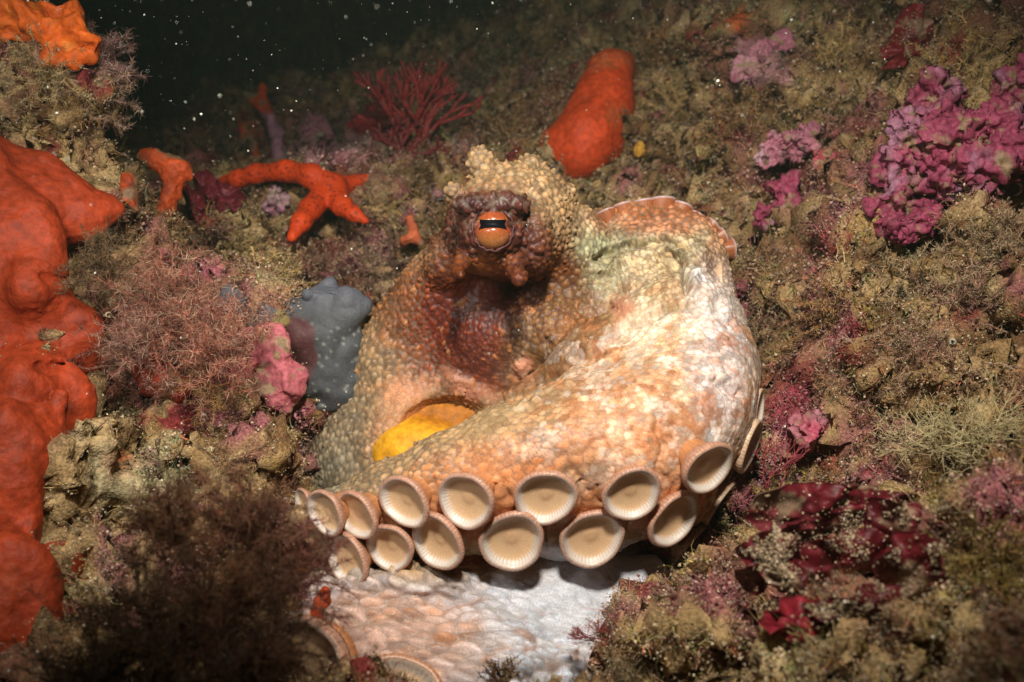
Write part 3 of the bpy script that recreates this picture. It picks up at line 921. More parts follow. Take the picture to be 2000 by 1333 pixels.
# ------------------------------------------------------------------ solids built from prims
def biggest(V, F):
    lab = np.arange(len(V))
    while True:
        m = lab[F].min(1); new = lab.copy()
        for i in range(4): np.minimum.at(new, F[:, i], m)
        new = new[new]
        if (new == lab).all(): break
        lab = new
    u, cn = np.unique(lab, return_counts=True)
    if len(u) == 1: return V, F
    keep = lab == u[cn.argmax()]; idx = np.cumsum(keep) - 1
    return V[keep], idx[F[keep[F[:, 0]]]]


def solid(name, prims, res, matkey, colfn, label=None, cat=None, group=None, kind=None, bumps=(), sub=0, parent=None, rough_k=0):
    f = lambda P: sdf(prims, P)
    lo, hi = bounds(prims, res * 4)
    Vv, Ff = surface(f, lo, hi, res)
    for _ in range(sub): Vv, Ff = subdivide(Vv, Ff)
    Nn = vnormals(Vv, Ff)
    if (Nn * grad(f, Vv[:1].repeat(1, 0) if len(Vv) < 2 else Vv)).sum() < 0: Ff = Ff[:, ::-1]
    Vv, Ff = biggest(Vv, Ff)
    Pw = to_world(Vv)
    Nn = vnormals(Pw, Ff)
    for (kind_, s, a, sd) in bumps:
        if kind_ == 'f': dsp = fbm(Pw, s, 3, sd) * a
        elif kind_ == 'b': dsp = (billow(Pw, s, sd) - .5) * a
        elif kind_ == 'r': dsp = -np.abs(fbm(Pw, s, 2, sd)) * a
        elif kind_ == 'w':
            dsp = fbm(Pw * np.array([1, 1, .25]), s, 2, sd) * a
        Pw = Pw + Nn * dsp[:, None]; Nn = vnormals(Pw, Ff)
    if rough_k: Pw = roughen(Pw, Ff, rough_k)
    base = Pw.mean(0); base[2] = Pw[:, 2].min()
    o = make_mesh(name, Pw, Ff, M[matkey], colfn(Pw), loc=base, parent=parent)
    tag(o, label, cat, group, kind)
    return o, Pw, Ff


def plain(c, var=.2, s=60, c2=None, th=(.1, .4)):
    c = np.array(c)
    def fn(P):
        k = fbm(P, s, 3, 3.3)[:, None]
        out = c * (1 + var * 2 * k)
        if c2 is not None:
            w = smooth(th[0], th[1], fbm(P, s * .6, 3, 7.7))[:, None]; out = out * (1 - w) + np.array(c2) * w
        return out
    return fn


# left boulder that carries the orange sponges
bl = [ell(60, 190, .50, 150, 130, 120, 40), ell(20, 60, .52, 130, 110, 110, 40), ell(130, 260, .50, 90, 80, 90, 40), ell(40, 420, .50, 190, 190, 140, 60),
      ell(230, 420, .53, 90, 90, 90, 50), ell(30, 700, .47, 200, 260, 140, 60), ell(20, 1050, .42, 170, 260, 130, 60), ell(240, 560, .50, 90, 80, 80, 40), ell(-150, 500, .55, 300, 700, 250, 60)]
_, BP, BF = solid('reef_boulder', bl, .004, 'rock', lambda P: reefcol(P), kind='structure', sub=1, rough_k=.8)
turf_on(BP, BF, 22000, 'algae_turf', 'sandy tan algae turf coating the rock beside the orange sponge')
# ------------------------------------------------------------------ THINGS GROWING ON THE REEF
ZB = 8
zmap = np.full((1800 // ZB + 60, 2600 // ZB + 60), 9.0)
for PPs in (GP, BP):
    a_, b_, d_ = project(PPs)
    ii = ((b_ + 200) / ZB).astype(int); jj = ((a_ + 300) / ZB).astype(int)
    ok = (ii >= 0) & (jj >= 0) & (ii < zmap.shape[0]) & (jj < zmap.shape[1]) & (d_ > .1)
    np.minimum.at(zmap, (ii[ok], jj[ok]), d_[ok])


def g(px, py, r=1):
    i = int((py + 200) / ZB); j = int((px + 300) / ZB)
    w = zmap[i - r:i + r + 1, j - r:j + r + 1]; w = w[w < 8]
    return float(np.median(w)) if len(w) else 1.0


def gm(px, py, r=3):
    i = int((py + 200) / ZB); j = int((px + 300) / ZB)
    w = zmap[i - r:i + r + 1, j - r:j + r + 1]; w = w[w < 8]
    return float(np.percentile(w, 12)) if len(w) else 1.0


def bush(name, px, py, r, col, label, group=None, n=60, fn=3500, d=None, off=.0, spread=.8, w=.00022, up=(0, 0, 1), fil=.22, droop=.0, var=.25, mainw=1.5, curl=.25, matk='algae', cat='seaweed', tips=None):
    """a bushy seaweed: wandering branches that carry many fine filaments; r in photo pixels"""
    d = d or g(px, py); d -= off
    rad = r * d / FPX; w = w * d / .45
    C0 = W(px, py, d); upv = np.array(up, float); upv /= np.linalg.norm(upv)
    base = C0 - upv * rad * .75
    P = base + rng.normal(size=(n, 3)) * rad * .12
    D = upv + rng.normal(size=(n, 3)) * spread; D /= np.linalg.norm(D, axis=1)[:, None]
    L = rad * (1.1 + .8 * rng.random(n)); m = 9
    PPt = [P]; DD = [D]
    for k in range(m):
        P = P + D * (L / m)[:, None]; D = D + rng.normal(size=D.shape) * curl; D[:, 2] -= droop
        D /= np.linalg.norm(D, axis=1)[:, None]; PPt.append(P); DD.append(D)
    PA = np.stack(PPt, 1); DA = np.stack(DD, 1)
    parts = []
    S = np.cross(DA[:, 4], rng.normal(size=(n, 3))); S /= np.linalg.norm(S, axis=1)[:, None]
    wk = (w * mainw * (1 - .6 * np.arange(m + 1) / m))[None, :, None]
    Vm = np.stack([PA - S[:, None] * wk, PA + S[:, None] * wk], 2).reshape(-1, 3)
    b = (np.arange(n) * 2 * (m + 1))[:, None, None]; k = (np.arange(m) * 2)[None, :, None]
    Fm = (b + k + np.array([0, 1, 3, 2])[None, None]).reshape(-1, 4)
    col = np.array(col, float)
    bc = col * (1 + var * rng.normal(size=(n, 1))) * .8
    parts.append((Vm, Fm, np.repeat(bc, 2 * (m + 1), axis=0)))
    bi = rng.integers(0, n, fn); t = rng.random(fn) ** .7 * (m - .01); k0 = t.astype(int); fr = (t - k0)[:, None]
    Pf = PA[bi, k0] * (1 - fr) + PA[bi, np.minimum(k0 + 1, m)] * fr
    Df = DA[bi, k0] * .5 + rng.normal(size=(fn, 3)) * .8
    cf = bc[bi] / .8 * (1 + var * rng.normal(size=(fn, 1))) * (1 + .08 * rng.normal(size=(fn, 3)))
    if tips is not None:
        kk_ = rng.random(fn) < .25; cf[kk_] = np.array(tips) * (.7 + .6 * rng.random((kk_.sum(), 1)))
    parts.append(rib(Pf, Df, rad * fil * (.4 + rng.random(fn)), 4, w * (.7 + .6 * rng.random(fn)), .3, cf.clip(.005, .9)))
    v, f, c = merge(parts)
    o = make_mesh(name, v, f, M[matk], c, smooth=False, loc=base)
    return tag(o, label, cat, group)


def tree_alga(name, px, py, h, col, label, n0=5, d=None, r0=.0011, gens=5, spread=.45, up=(0, 0, 1), matk='blade', ratio=.78, group=None, cat='seaweed', seed=1, thick=1.0, fan=0.25):
    """forked tubular seaweed"""
    rr_ = random.Random(seed)
    d = d or g(px, py); hh = h * d / FPX
    base = W(px, py, d)
    segs = []
    def grow(p, dr, L, r, gn):
        if gn == 0: return
        q = p + dr * L
        segs.append((p, q, r, r * ratio))
        k = 2 if rr_.random() < .85 else 3
        for i_ in range(k):
            nd = dr + np.array([rr_.gauss(0, spread), rr_.gauss(0, spread * fan), rr_.gauss(0, spread * .6) + .05])
            nd /= np.linalg.norm(nd); grow(q, nd, L * (.72 + .25 * rr_.random()), r * ratio, gn - 1)
    upv = np.array(up, float)
    for i_ in range(n0):
        nd = upv + np.array([rr_.gauss(0, spread * 1.3), rr_.gauss(0, spread * fan), 0]); nd /= np.linalg.norm(nd)
        grow(base + np.array([rr_.gauss(0, .003), rr_.gauss(0, .002), -.003]), nd, hh * .30, r0 * d / .6 * thick, gens)
    Vs, Fs = [], []; o = 0; ns = 7
    ph = np.linspace(0, 2 * math.pi, ns, endpoint=False)
    for p, q, ra, rb in segs:
        t = q - p; t /= np.linalg.norm(t); a = np.cross(t, [.3, 1, .2]); a /= np.linalg.norm(a); b = np.cross(t, a)
        ring = np.cos(ph)[:, None] * a + np.sin(ph)[:, None] * b
        Vs.append(np.concatenate([p - t * ra * .5 + ring * ra * .7, p + ring * ra, q + ring * rb, q + t * rb * .8 + ring * rb * .3]))
        for k in range(3):
            i0 = o + k * ns; j = np.arange(ns); Fs.append(np.stack([i0 + j, i0 + (j + 1) % ns, i0 + ns + (j + 1) % ns, i0 + ns + j], 1))
        o += 4 * ns
    v = np.concatenate(Vs); f = np.concatenate(Fs)
    c = np.array(col) * (1 + .5 * fbm(v, 120, 3, 2.2)[:, None])
    ob = make_mesh(name, v, f, M[matk], c, loc=base)
    return tag(ob, label, cat, group)


# --- yellow sponge under the arm web
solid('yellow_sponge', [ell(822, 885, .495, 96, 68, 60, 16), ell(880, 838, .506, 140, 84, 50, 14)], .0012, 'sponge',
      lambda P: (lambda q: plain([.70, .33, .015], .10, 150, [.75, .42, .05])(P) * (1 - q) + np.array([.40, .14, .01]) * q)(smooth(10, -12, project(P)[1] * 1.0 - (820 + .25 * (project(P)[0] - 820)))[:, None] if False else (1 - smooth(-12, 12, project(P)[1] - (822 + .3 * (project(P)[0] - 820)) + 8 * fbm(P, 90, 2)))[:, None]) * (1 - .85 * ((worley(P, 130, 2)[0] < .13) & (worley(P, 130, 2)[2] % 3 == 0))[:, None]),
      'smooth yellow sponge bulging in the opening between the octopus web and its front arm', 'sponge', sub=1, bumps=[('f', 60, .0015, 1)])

# --- big salmon orange sponge draped over the left rock
sg = [ell(60, 385, .455, 165, 85, 60, 30, rot=-24), ell(180, 404, .462, 62, 30, 34, 24, rot=-10), ell(20, 520, .435, 108, 150, 60, 40), ell(90, 650, .440, 110, 80, 60, 40), ell(150, 690, .45, 60, 60, 50, 30),
      ell(60, 790, .422, 118, 115, 70, 40), ell(15, 960, .386, 78, 180, 60, 40), ell(95, 1105, .362, 68, 50, 45, 26), ell(25, 1230, .345, 95, 190, 60, 40), ell(-60, 700, .44, 110, 500, 80, 60)]
sg += [ell(15, 875, .396, 100, 80, 60, 40), ell(62, 560, .424, 46, 50, 42, 40), ell(50, 745, .408, 50, 55, 44, 40)]
sg += [cap((30, 860, .400, 16), (80, 800, .398, 12), 26), cap((100, 880, .404, 14), (120, 770, .405, 12), 26), cap((5, 800, .398, 12), (-10, 1000, .38, 16), 26), cap((60, 1000, .385, 12), (70, 1200, .355, 16), 26)]
sg += [ell(58, 535, .400, 27, 15, 200, 4, rot=-6, sub=True), ell(46, 716, .386, 26, 14, 200, 4, rot=-6, sub=True)]
_, SPW, SPF = solid('orange_sponge', sg, .0017, 'sponge', plain([.36, .046, .012], .25, 30, [.42, .095, .03]), 'large salmon orange sponge draped down the left rock, with two open vents', 'sponge', sub=1,
      bumps=[('w', 50, .005, 2), ('f', 90, .0012, 4), ('f', 260, .0006, 6)])
_sv, _sf = OV, None
# --- orange slab sponge hanging off the wall
hz = gm(1150, 220, 8) + .01
hs = chain([(1190, 150, hz, 46), (1178, 200, hz - .01, 56), (1150, 270, hz - .02, 64), (1132, 300, hz - .02, 54)], 30) + [ell(1092, 278, hz - .02, 36, 34, 40, 22), ell(1200, 130, hz + .01, 36, 30, 40, 20),
     cap((1080, 322, hz - .035, 12), (1098, 335, hz, 13), 8, sub=True), cap((1150, 180, hz - .05, 5), (1120, 290, hz - .055, 6), 14)]
solid('orange_sponge', hs, .0024, 'sponge', plain([.60, .065, .012], .18, 40, [.56, .12, .035]), 'smooth orange slab sponge hanging from the wall above the octopus', 'sponge', sub=1, bumps=[('f', 22, .005, 3), ('f', 70, .0016, 9)])
# --- knobbly bright sponge, upper left
us = [ell(60 + 26 * k % 120, 30 + (k * 37) % 90, .465, 26 + (k * 7) % 16, 20 + (k * 5) % 14, 26, 14) for k in range(9)] + [ell(80, 40, .475, 90, 40, 30, 20), ell(10, 40, .47, 40, 46, 30, 16), ell(150, 75, .47, 24, 22, 24, 12)]
solid('orange_sponge', us, .0014, 'sponge', plain([.70, .13, .015], .2, 60, [.70, .26, .03]), 'knobbly bright orange sponge on the upper left rock', 'sponge', sub=1, bumps=[('b', 75, .009, 3), ('f', 120, .003, 3)])
# --- grey veil sponge
gp = [ell(618, 690, .506, 102, 116, 34, 20), ell(510, 600, .508, 84, 36, 26, 16), ell(665, 600, .505, 62, 42, 30, 14), ell(550, 650, .504, 76, 74, 36, 20), cap((600, 575, .500, 9), (640, 560, .512, 9), 10), cap((640, 560, .512, 9), (715, 598, .512, 8), 10)]


def greycol(P):
    px, py, d = project(P)
    c = np.tile(np.array([.062, .066, .070]), (len(P), 1)) * (1 + .4 * fbm(P, 60, 3, 2)[:, None])
    up_ = smooth(640, 560, py) if False else np.clip((620 - py) / 60, 0, 1)
    c = c * (1 - up_[:, None] * .8) + np.array([.115, .118, .145]) * up_[:, None] * .8
    n = 22 * fbm(P, 60, 3, 5)
    mr = (1 - smooth(.8, 1.1, np.hypot((px - 572 + n) / 52, (py - 690) / 75)))[:, None] * .85
    c = c * (1 - mr) + np.array([.09, .025, .025]) * mr
    ol = (1 - smooth(.7, 1.1, np.hypot((px - 548 + n) / 16, (py - 630) / 32)))[:, None] * .8
    c = c * (1 - ol) + np.array([.22, .16, .04]) * ol
    a, b, k = worley(P, 240, 3)
    dt = (1 - smooth(.16, .3, a))[:, None] * (1 - mr) * smooth(600, 660, py)[:, None]
    return c * (1 - dt) + np.array([.19, .20, .18]) * dt


gs, _, _ = solid('grey_sponge', gp, .0016, 'star', greycol, 'blue grey veil-like sponge with pale dots in the hollow left of the octopus', 'sponge', sub=1, bumps=[('f', 30, .012, 1), ('r', 35, .005, 5)])
fgp = lambda P: sdf(gp, P)


def vein(pts, r, parent, col):
    pr = []
    q = [(x, y_, march(fgp, x, y_) or .56) for x, y_ in pts]
    Vv, Ff = surface(lambda P: sdf(chain([(x, y_, d, r) for x, y_, d in q], 2), P), *bounds(chain([(x, y_, d, r) for x, y_, d in q], 2), .002), .0006)
    Pw = to_world(Vv); make_mesh('vein', Pw, Ff[:, ::-1] if False else Ff, M['sponge'], plain(col)(Pw), parent, loc=None)


vein([(648, 580), (655, 610), (662, 640), (668, 680)], 1.3, gs, [.16, .17, .20])
vein([(560, 575), (600, 572), (648, 572), (690, 585), (716, 598)], 1.3, gs, [.15, .16, .20])

# --- starfish
sd_ = gm(645, 400, 8) - .012
sf = chain([(648, 368, sd_, 29), (610, 345, sd_, 22), (560, 334, sd_ + .01, 19), (500, 340, sd_ + .02, 17), (465, 350, sd_ + .025, 15), (430, 352, sd_ + .03, 6)], 16)
sf += chain([(640, 375, sd_, 26), (606, 410, sd_ - .02, 21), (588, 435, sd_ - .035, 18), (570, 464, sd_ - .045, 10)], 14)
sf += chain([(652, 375, sd_, 26), (668, 402, sd_ - .015, 20), (690, 418, sd_ - .022, 14), (714, 432, sd_ - .025, 8)], 12)
sf += chain([(655, 368, sd_ + .01, 26), (692, 358, sd_ + .02, 14), (722, 346, sd_ + .025, 7)], 12)
sf += chain([(648, 368, sd_ + .01, 26), (660, 350, sd_ + .05, 16)], 12)


def starcol(P):
    a, b, k = worley(P, 260, 3)
    dk = (1 - smooth(.22, .4, a))[:, None] * .7
    return plain([.62, .055, .006], .2, 60)(P) * (1 - dk) + np.array([.14, .02, .01]) * dk


solid('starfish', sf, .0016, 'star', starcol, 'slender orange red starfish draped over the ledge behind the octopus', 'starfish', sub=1, bumps=[('b', 400, .0005, 5)])

# --- coralline crusts and pink rock
CR = dict(rough=[('f', 25, .014, 3), ('b', 85, .013, 4), ('b', 190, .006, 2), ('f', 260, .0015, 4)])


def crustcol(c, c2):
    def fn(P):
        o = plain(c, .3, 60, c2, (.0, .35))(P)
        w = (smooth(.12, .28, fbm(P, 110, 4, 31.)) * .85)[:, None]
        return o * (1 - w) + np.array([.30, .225, .12]) * w
    return fn


def crust(pts, r, c, c2, label, off=.016, res=.0016, group='pink coralline crusts on the wall', bmp=None):
    pr = [ell(x, y_, (g(x, y_) * .5 + gm(x, y_) * .5) - off, r * s_, r * .75 * s_, r * .6, r * .4, rot=(x * 7) % 60) for x, y_, s_ in pts]
    return solid('coralline_crust', pr, res, 'crust', crustcol(c, c2), label, 'coralline algae', group, sub=1, bumps=bmp or CR['rough'])


P1 = [.30, .05, .10]; P2 = [.34, .15, .22]
crust([(1690, 240, 1), (1740, 200, .9), (1740, 290, 1.1), (1800, 260, 1), (1800, 330, 1.1), (1860, 330, 1), (1870, 270, .8), (1920, 350, 1), (1960, 310, 1), (1985, 400, .9), (1760, 130, .8), (1700, 320, .9), (1920, 420, .9), (1830, 200, .8), (1940, 260, .9)], 60, P1, P2,
      'largest knobbly magenta crust spreading over the upper right wall')
crust([(1740, 410, 1), (1790, 430, 1.1), (1830, 400, .9), (1770, 460, .8), (1850, 455, .8), (1720, 370, .8)], 40, P1, P2, 'knobbly magenta crust just below the largest crust, over dark gaps')
crust([(1985, 170, 1), (1975, 120, .8), (1998, 220, .8)], 46, P1, P2, 'pink crust lump at the upper right corner of the wall')
crust([(1520, 280, 1), (1570, 265, 1), (1500, 310, .8), (1560, 300, .9)], 36, [.50, .18, .24], [.55, .34, .38], 'pale pink layered crust in the middle of the right wall')
crust([(1600, 310, 1), (1630, 310, .9), (1610, 350, 1)], 30, [.42, .07, .09], [.50, .22, .24], 'dull red crust beside the pale pink layered crust')
crust([(1520, 400, .9), (1530, 370, .8), (1500, 420, .8)], 26, P1, P2, 'small folded pink crust above the dark gap right of the coiled arm')
crust([(1460, 140, 1), (1490, 110, 1), (1520, 90, .8), (1520, 155, .7)], 34, [.46, .16, .22], [.50, .24, .28], 'smooth dusty pink plate crust high on the wall', off=.004, bmp=[('f', 40, .012, 2), ('b', 60, .006, 5), ('f', 150, .003, 5)])
crust([(1575, 790, .8), (1580, 840, 1), (1550, 900, .9), (1600, 830, .7)], 30, [.36, .06, .10], [.36, .15, .17], 'bright pink crust in the cleft right of the front arm')
crust([(470, 690, 1), (520, 680, 1), (540, 740, 1.1), (500, 780, 1), (450, 740, 1), (545, 790, .7)], 50, [.42, .11, .13], [.34, .27, .16], 'rose pink crusted rock below the grey sponge', off=.012, group=None,
      bmp=[('f', 25, .008, 3), ('b', 70, .006, 4), ('f', 160, .003, 4)])
crust([(585, 810, 1), (592, 775, .6)], 20, [.55, .10, .15], [.50, .2, .22], 'small bright pink nub touching the octopus flank', group=None)
crust([(610, 260, 1), (670, 290, 1.2), (720, 310, 1), (640, 310, 1)], 40, [.36, .14, .18], [.36, .26, .20], 'dusky pink crust on the ledge behind the starfish', group=None)
crust([(500, 370, .8), (530, 395, 1), (540, 370, .7)], 22, [.42, .18, .26], [.45, .3, .3], 'mauve crust lump in the crook of the starfish arm', group=None)

# --- chalky worm tubes in the dark tuft
for (x, y_, r_, lb) in [(212, 615, 7, 'round pale worm tube opening at the foot of the olive brown tuft'), (1860, 668, 7, 'tiny ribbed white shell sitting on the right wall'), (1975, 850, 11, 'small pale bead-like tube by the tan hydroid')]:
    dd_ = .425 if x < 400 else gm(x, y_) - .006
    solid('worm_tube' if x != 1860 else 'small_shell', [cap((x + 4, y_ + 12, dd_ + .012, r_ * .8), (x, y_, dd_, r_), 3), cap((x, y_, dd_ - .004, r_ * .55), (x + 2, y_ + 3, dd_ + .006, r_ * .4), 1, sub=True)], .0006, 'crust', plain([.30, .22, .13] if x != 1860 else [.45, .42, .34], .4, 200), lb, 'worm tube' if x != 1860 else 'shell', bumps=[('f', 300, .0006, 2)])

# --- white rimmed shells on the crust
for (x, y_, a0, r_, lb) in [(1880, 352, 200, 26, 'thin white rimmed pink shell edge jutting from the magenta crust'), (1965, 368, 300, 30, 'curved white rimmed plate at the edge of the magenta crust')]:
    dd_ = g(x, y_) - .010
    pts = [(x + r_ * math.cos(R(a0 + t)), y_ - r_ * .55 * math.sin(R(a0 + t)), dd_, 2.6) for t in range(0, 141, 20)]
    solid('shell_plate', chain(pts, 4), .0008, 'crust', plain([.80, .68, .74], .1), lb, 'shell', 'white rimmed plates in the crust')

# --- orange and pink erect growths on the ledge
def stalk(name, pts, col, label, cat='coral', c2=None, res=.0014, group=None, d=None, off=.006, bm=None):
    dd_ = d or (g(pts[0][0][0], pts[0][0][1]) - off)
    pr = []
    for li, line in enumerate(pts):
        lo_ = max(range(len(line)), key=lambda q: line[q][1])
        L2 = [(x, y_, dd_, r_) for x, y_, r_ in line]
        if li == 0:
            x, y_, r_ = line[lo_]; e_ = (x, y_ + 14, dd_ + .03, r_ * .9)
            L2 = [e_] + L2 if lo_ == 0 else L2 + [e_]
        pr += chain(L2, 6)
    fn = plain(np.array(col) * .8, .45, 90, [.20, .12, .065], (.0, .25))
    if c2 is not None:
        cc_, ysplit = c2
        def fn(P, a=plain(col, .3, 80, [.26, .18, .10], (.12, .3)), b=plain(cc_, .25, 80)):
            w = smooth(ysplit - 8, ysplit + 8, project(P)[1])[:, None]; return a(P) * (1 - w) + b(P) * w
    return solid(name, pr, res, 'sponge', fn, label, cat, group, sub=1, bumps=bm or [('f', 130, .003, 3)])


stalk('branching_coral', [[(545, 305, 13), (540, 260, 13), (525, 225, 11), (508, 200, 13), (480, 184, 8)], [(512, 205, 12), (513, 170, 8)]], [.60, .07, .015], 'upright forked growth, orange red above a pink stem, behind the starfish', c2=([.46, .22, .30], 222), d=gm(540, 280))
og = 'orange red finger growths on the left of the ledge'
stalk('finger_sponge', [[(345, 330, 26), (335, 375, 18), (325, 410, 16), (315, 430, 12)], [(345, 330, 24), (370, 345, 10)], [(340, 335, 24), (300, 310, 20), (280, 305, 12)]], [.55, .08, .015], 'thickest orange finger sponge with a drooping top, on the ledge left', 'sponge', group=og, d=gm(330, 400, 4))
stalk('finger_sponge', [[(250, 350, 16), (255, 390, 14), (262, 410, 8)]], [.50, .07, .015], 'short orange finger sponge between the salmon sponge and the thick finger', 'sponge', group=og, d=gm(255, 400, 3))
stalk('finger_sponge', [[(468, 300, 12), (480, 270, 9), (475, 250, 12)], [(500, 300, 9), (490, 265, 8)]], [.50, .06, .015], 'small dim orange finger sponges behind the starfish left arm', 'sponge', group=og, d=gm(480, 290))
stalk('branching_coral', [[(800, 425, 8), (808, 445, 9), (802, 465, 10), (790, 470, 8)], [(808, 460, 9), (822, 476, 7)]], [.55, .13, .05], 'small pale orange forked coral left of the octopus head', d=.66)
stalk('orange_fragment', [[(634, 1155, 12), (628, 1175, 15), (618, 1200, 14), (612, 1225, 11)]], [.60, .075, .015], 'short orange red fragment lying on the lower pale arm', 'sponge', d=.372)
stalk('yellow_sponge', [[(1250, 285, 9), (1248, 300, 9)]], [.68, .36, .05], 'tiny yellow sponge knob right of the hanging orange slab', 'sponge', d=g(1250, 292) - .01)
stalk('yellow_sponge', [[(485, 395, 8), (500, 408, 9), (505, 425, 8)]], [.40, .28, .04], 'mustard yellow sponge bit under the starfish left arm', 'sponge', d=.73)
stalk('finger_sponge', [[(270, 690, 26), (300, 740, 34), (350, 760, 26)]], [.40, .035, .015], 'dark red orange sponge lobe under the pink brown bush', 'sponge', d=.455)

# --- red leafy seaweeds
def leafy(label, lobes, col, px, py, dust=0, res=.0013):
    t = empty('leafy_seaweed', W(px, py, lobes[0][2] + .02)); tag(t, label, 'seaweed')
    for L_ in lobes:
        lr = random.Random(int(L_[0] + L_[1]))
        dl = min(L_[2] + .004, gm(L_[0], L_[1], 5) - .009); sc = dl / FPX
        nr_, na_ = 26, 110
        rr_, aa_ = np.meshgrid(np.linspace(.02, 1, nr_), np.linspace(0, 2 * math.pi, na_, endpoint=False), indexing='ij')
        p1, p2, p3 = [lr.random() * 6.28 for _ in range(3)]
        ro = 1 + .13 * np.sin(2 * aa_ + p1) + .10 * np.sin(3 * aa_ + p2) + .05 * np.sin(7 * aa_ + p3) + .03 * np.sin(13 * aa_ + p1)
        ca, sa = math.cos(math.radians(L_[5])), math.sin(math.radians(L_[5]))
        ex, ey = rr_ * ro * np.cos(aa_) * L_[3] * 1.22 * sc, rr_ * ro * np.sin(aa_) * L_[4] * 1.22 * sc
        Xc, Yc = ex * ca - ey * sa, ex * sa + ey * ca
        ruf = (rr_ ** 3) * (.0035 * np.sin(5 * aa_ + p2) + .002 * np.sin(9 * aa_ + p3)) + .006 * rr_ ** 2 - Yc * .55 + .10 * Xc
        Cb = cam_pt(L_[0], L_[1], dl)
        Ps = Cb + np.stack([Xc, Yc, ruf], -1).reshape(-1, 3)
        Ps = Ps + np.array([0, 0, 1]) * (.004 * fbm(Ps, 90, 3, L_[0] * .01))[:, None]
        th_ = np.array([0, 0, .0009])
        n_v = len(Ps); fs = lathe_faces(nr_, na_)
        Pw = to_world(np.concatenate([Ps, Ps + th_]))
        j_ = np.arange(na_); o1 = (nr_ - 1) * na_
        edge_f = np.stack([o1 + j_, o1 + (j_ + 1) % na_, n_v + o1 + (j_ + 1) % na_, n_v + o1 + j_], 1)
        in_f = np.stack([(j_ + 1) % na_, j_, n_v + j_, n_v + (j_ + 1) % na_], 1)
        nn0 = np.cross(Pw[fs[:, 2]] - Pw[fs[:, 0]], Pw[fs[:, 3]] - Pw[fs[:, 1]]).mean(0)
        if nn0 @ (CAM - Pw.mean(0)) < 0: fs = fs[:, ::-1]
        Ff = np.concatenate([fs, fs[:, ::-1] + n_v, edge_f, in_f])
        bc = plain(col, .35, 70, [c_ * 1.5 + .015 for c_ in col])(Pw)
        if dust:
            sw = (smooth(.08, .24, fbm(Pw, 75, 4, 12)) * .75)[:, None]; bc = bc * (1 - sw) + np.array([.30, .21, .13]) * sw
        bs = Pw.mean(0)
        o = make_mesh('blade', Pw, Ff, M['blade'], bc, loc=bs, parent=t)
        Ff = fs
        if dust:
            p, nn = spots_on(Pw, Ff, dust)
            k = rng.random(len(p)) < np.where(fbm(p, 70, 4, 12) > .10, .8, .05); p, nn = p[k], nn[k]
            cc = np.array([.50, .38, .24]) * (.35 + 1.0 * rng.random((len(p), 1)))
            v, f, c = octa(p + nn * .0006, .00016 + .0004 * rng.random(len(p)) ** 3, cc)
            s_ = make_mesh('sediment', v, f, M['grain'], c, smooth=False, loc=o.matrix_world.translation if False else np.array(t.location) + np.array(o.location))
            s_.parent = o; s_.location = (0, 0, 0); s_['kind'] = 'stuff'
    return t


RD = [.10, .008, .012]
rdd = gm(1650, 1080, 12) - .010
leafy('big deep red leafy seaweed dusted with sand, right of the suckers', [(1590, 1010, rdd + .01, 92, 62, 15), (1700, 990, rdd + .015, 90, 38, -5), (1770, 1060, rdd, 80, 60, -35), (1800, 1140, rdd - .01, 62, 85, 20), (1670, 1100, rdd - .005, 95, 60, 10),
      (1510, 1100, rdd - .01, 62, 48, 20), (1570, 1150, rdd - .015, 60, 30, -30), (1720, 1190, rdd - .015, 100, 34, 5)], RD, 1660, 1180, dust=2600)
leafy('glossy dark red blade standing in front of the sandy red seaweed', [(1555, 1215, rdd - .03, 46, 34, 25), (1590, 1235, rdd - .03, 30, 40, -20)], [.22, .015, .025], 1560, 1260)
leafy('deep red blade at the top of the magenta crust', [(1790, 70, g(1790, 70) - .02, 42, 40, 35), (1770, 100, g(1790, 70) - .015, 36, 22, 10)], [.15, .010, .014], 1780, 120, dust=700)
leafy('dim red leaf behind the feathery red seaweed', [(745, 225, .90, 30, 24, -30), (720, 240, .91, 34, 14, 10)], [.20, .012, .02], 740, 260)
leafy('maroon blades between the orange finger sponges', [(400, 370, .70, 18, 36, 10), (435, 385, .71, 24, 28, -30), (375, 400, .69, 14, 30, 5)], [.13, .012, .02], 400, 420)

# --- forked red seaweeds
tree_alga('forked_red_seaweed', 800, 300, 150, [.26, .025, .025], 'feathery forked deep red seaweed on the ledge above the octopus eye', n0=6, d=.84, r0=.0021, gens=5, spread=.40, seed=4)
tree_alga('forked_red_seaweed', 780, 305, 90, [.17, .02, .022], 'low dark red seaweed spreading under the feathery forked one', n0=4, d=.82, r0=.002, gens=4, spread=.7, seed=9)
tree_alga('forked_red_seaweed', 1200, 1245, 70, [.26, .05, .05], 'tiny feathery red sprig lying against the pale lower arm', n0=5, d=.372, r0=.00035, gens=6, spread=.5, seed=12, up=(-1, -.1, .45))
tree_alga('forked_red_seaweed', 1500, 940, 90, [.30, .05, .06], 'thin pinkish red twigs beneath the curled suckers at right', n0=4, d=.44, r0=.0005, gens=5, spread=.4, seed=15)
tree_alga('pale_hydroid', 1830, 870, 110, [.40, .33, .18], 'pale tan twiggy hydroid spreading low on the right wall', n0=14, d=.40, r0=.0006, gens=6, spread=.75, seed=21, up=(0, -.4, .5), cat='hydroid', matk='turf', fan=.9)
tree_alga('pale_hydroid', 1930, 850, 110, [.42, .35, .18], 'pale tan twiggy hydroid nearest the right end of the wall', n0=14, d=.38, r0=.0006, gens=6, spread=.75, seed=22, up=(0, -.4, .5), cat='hydroid', matk='turf', fan=.9)

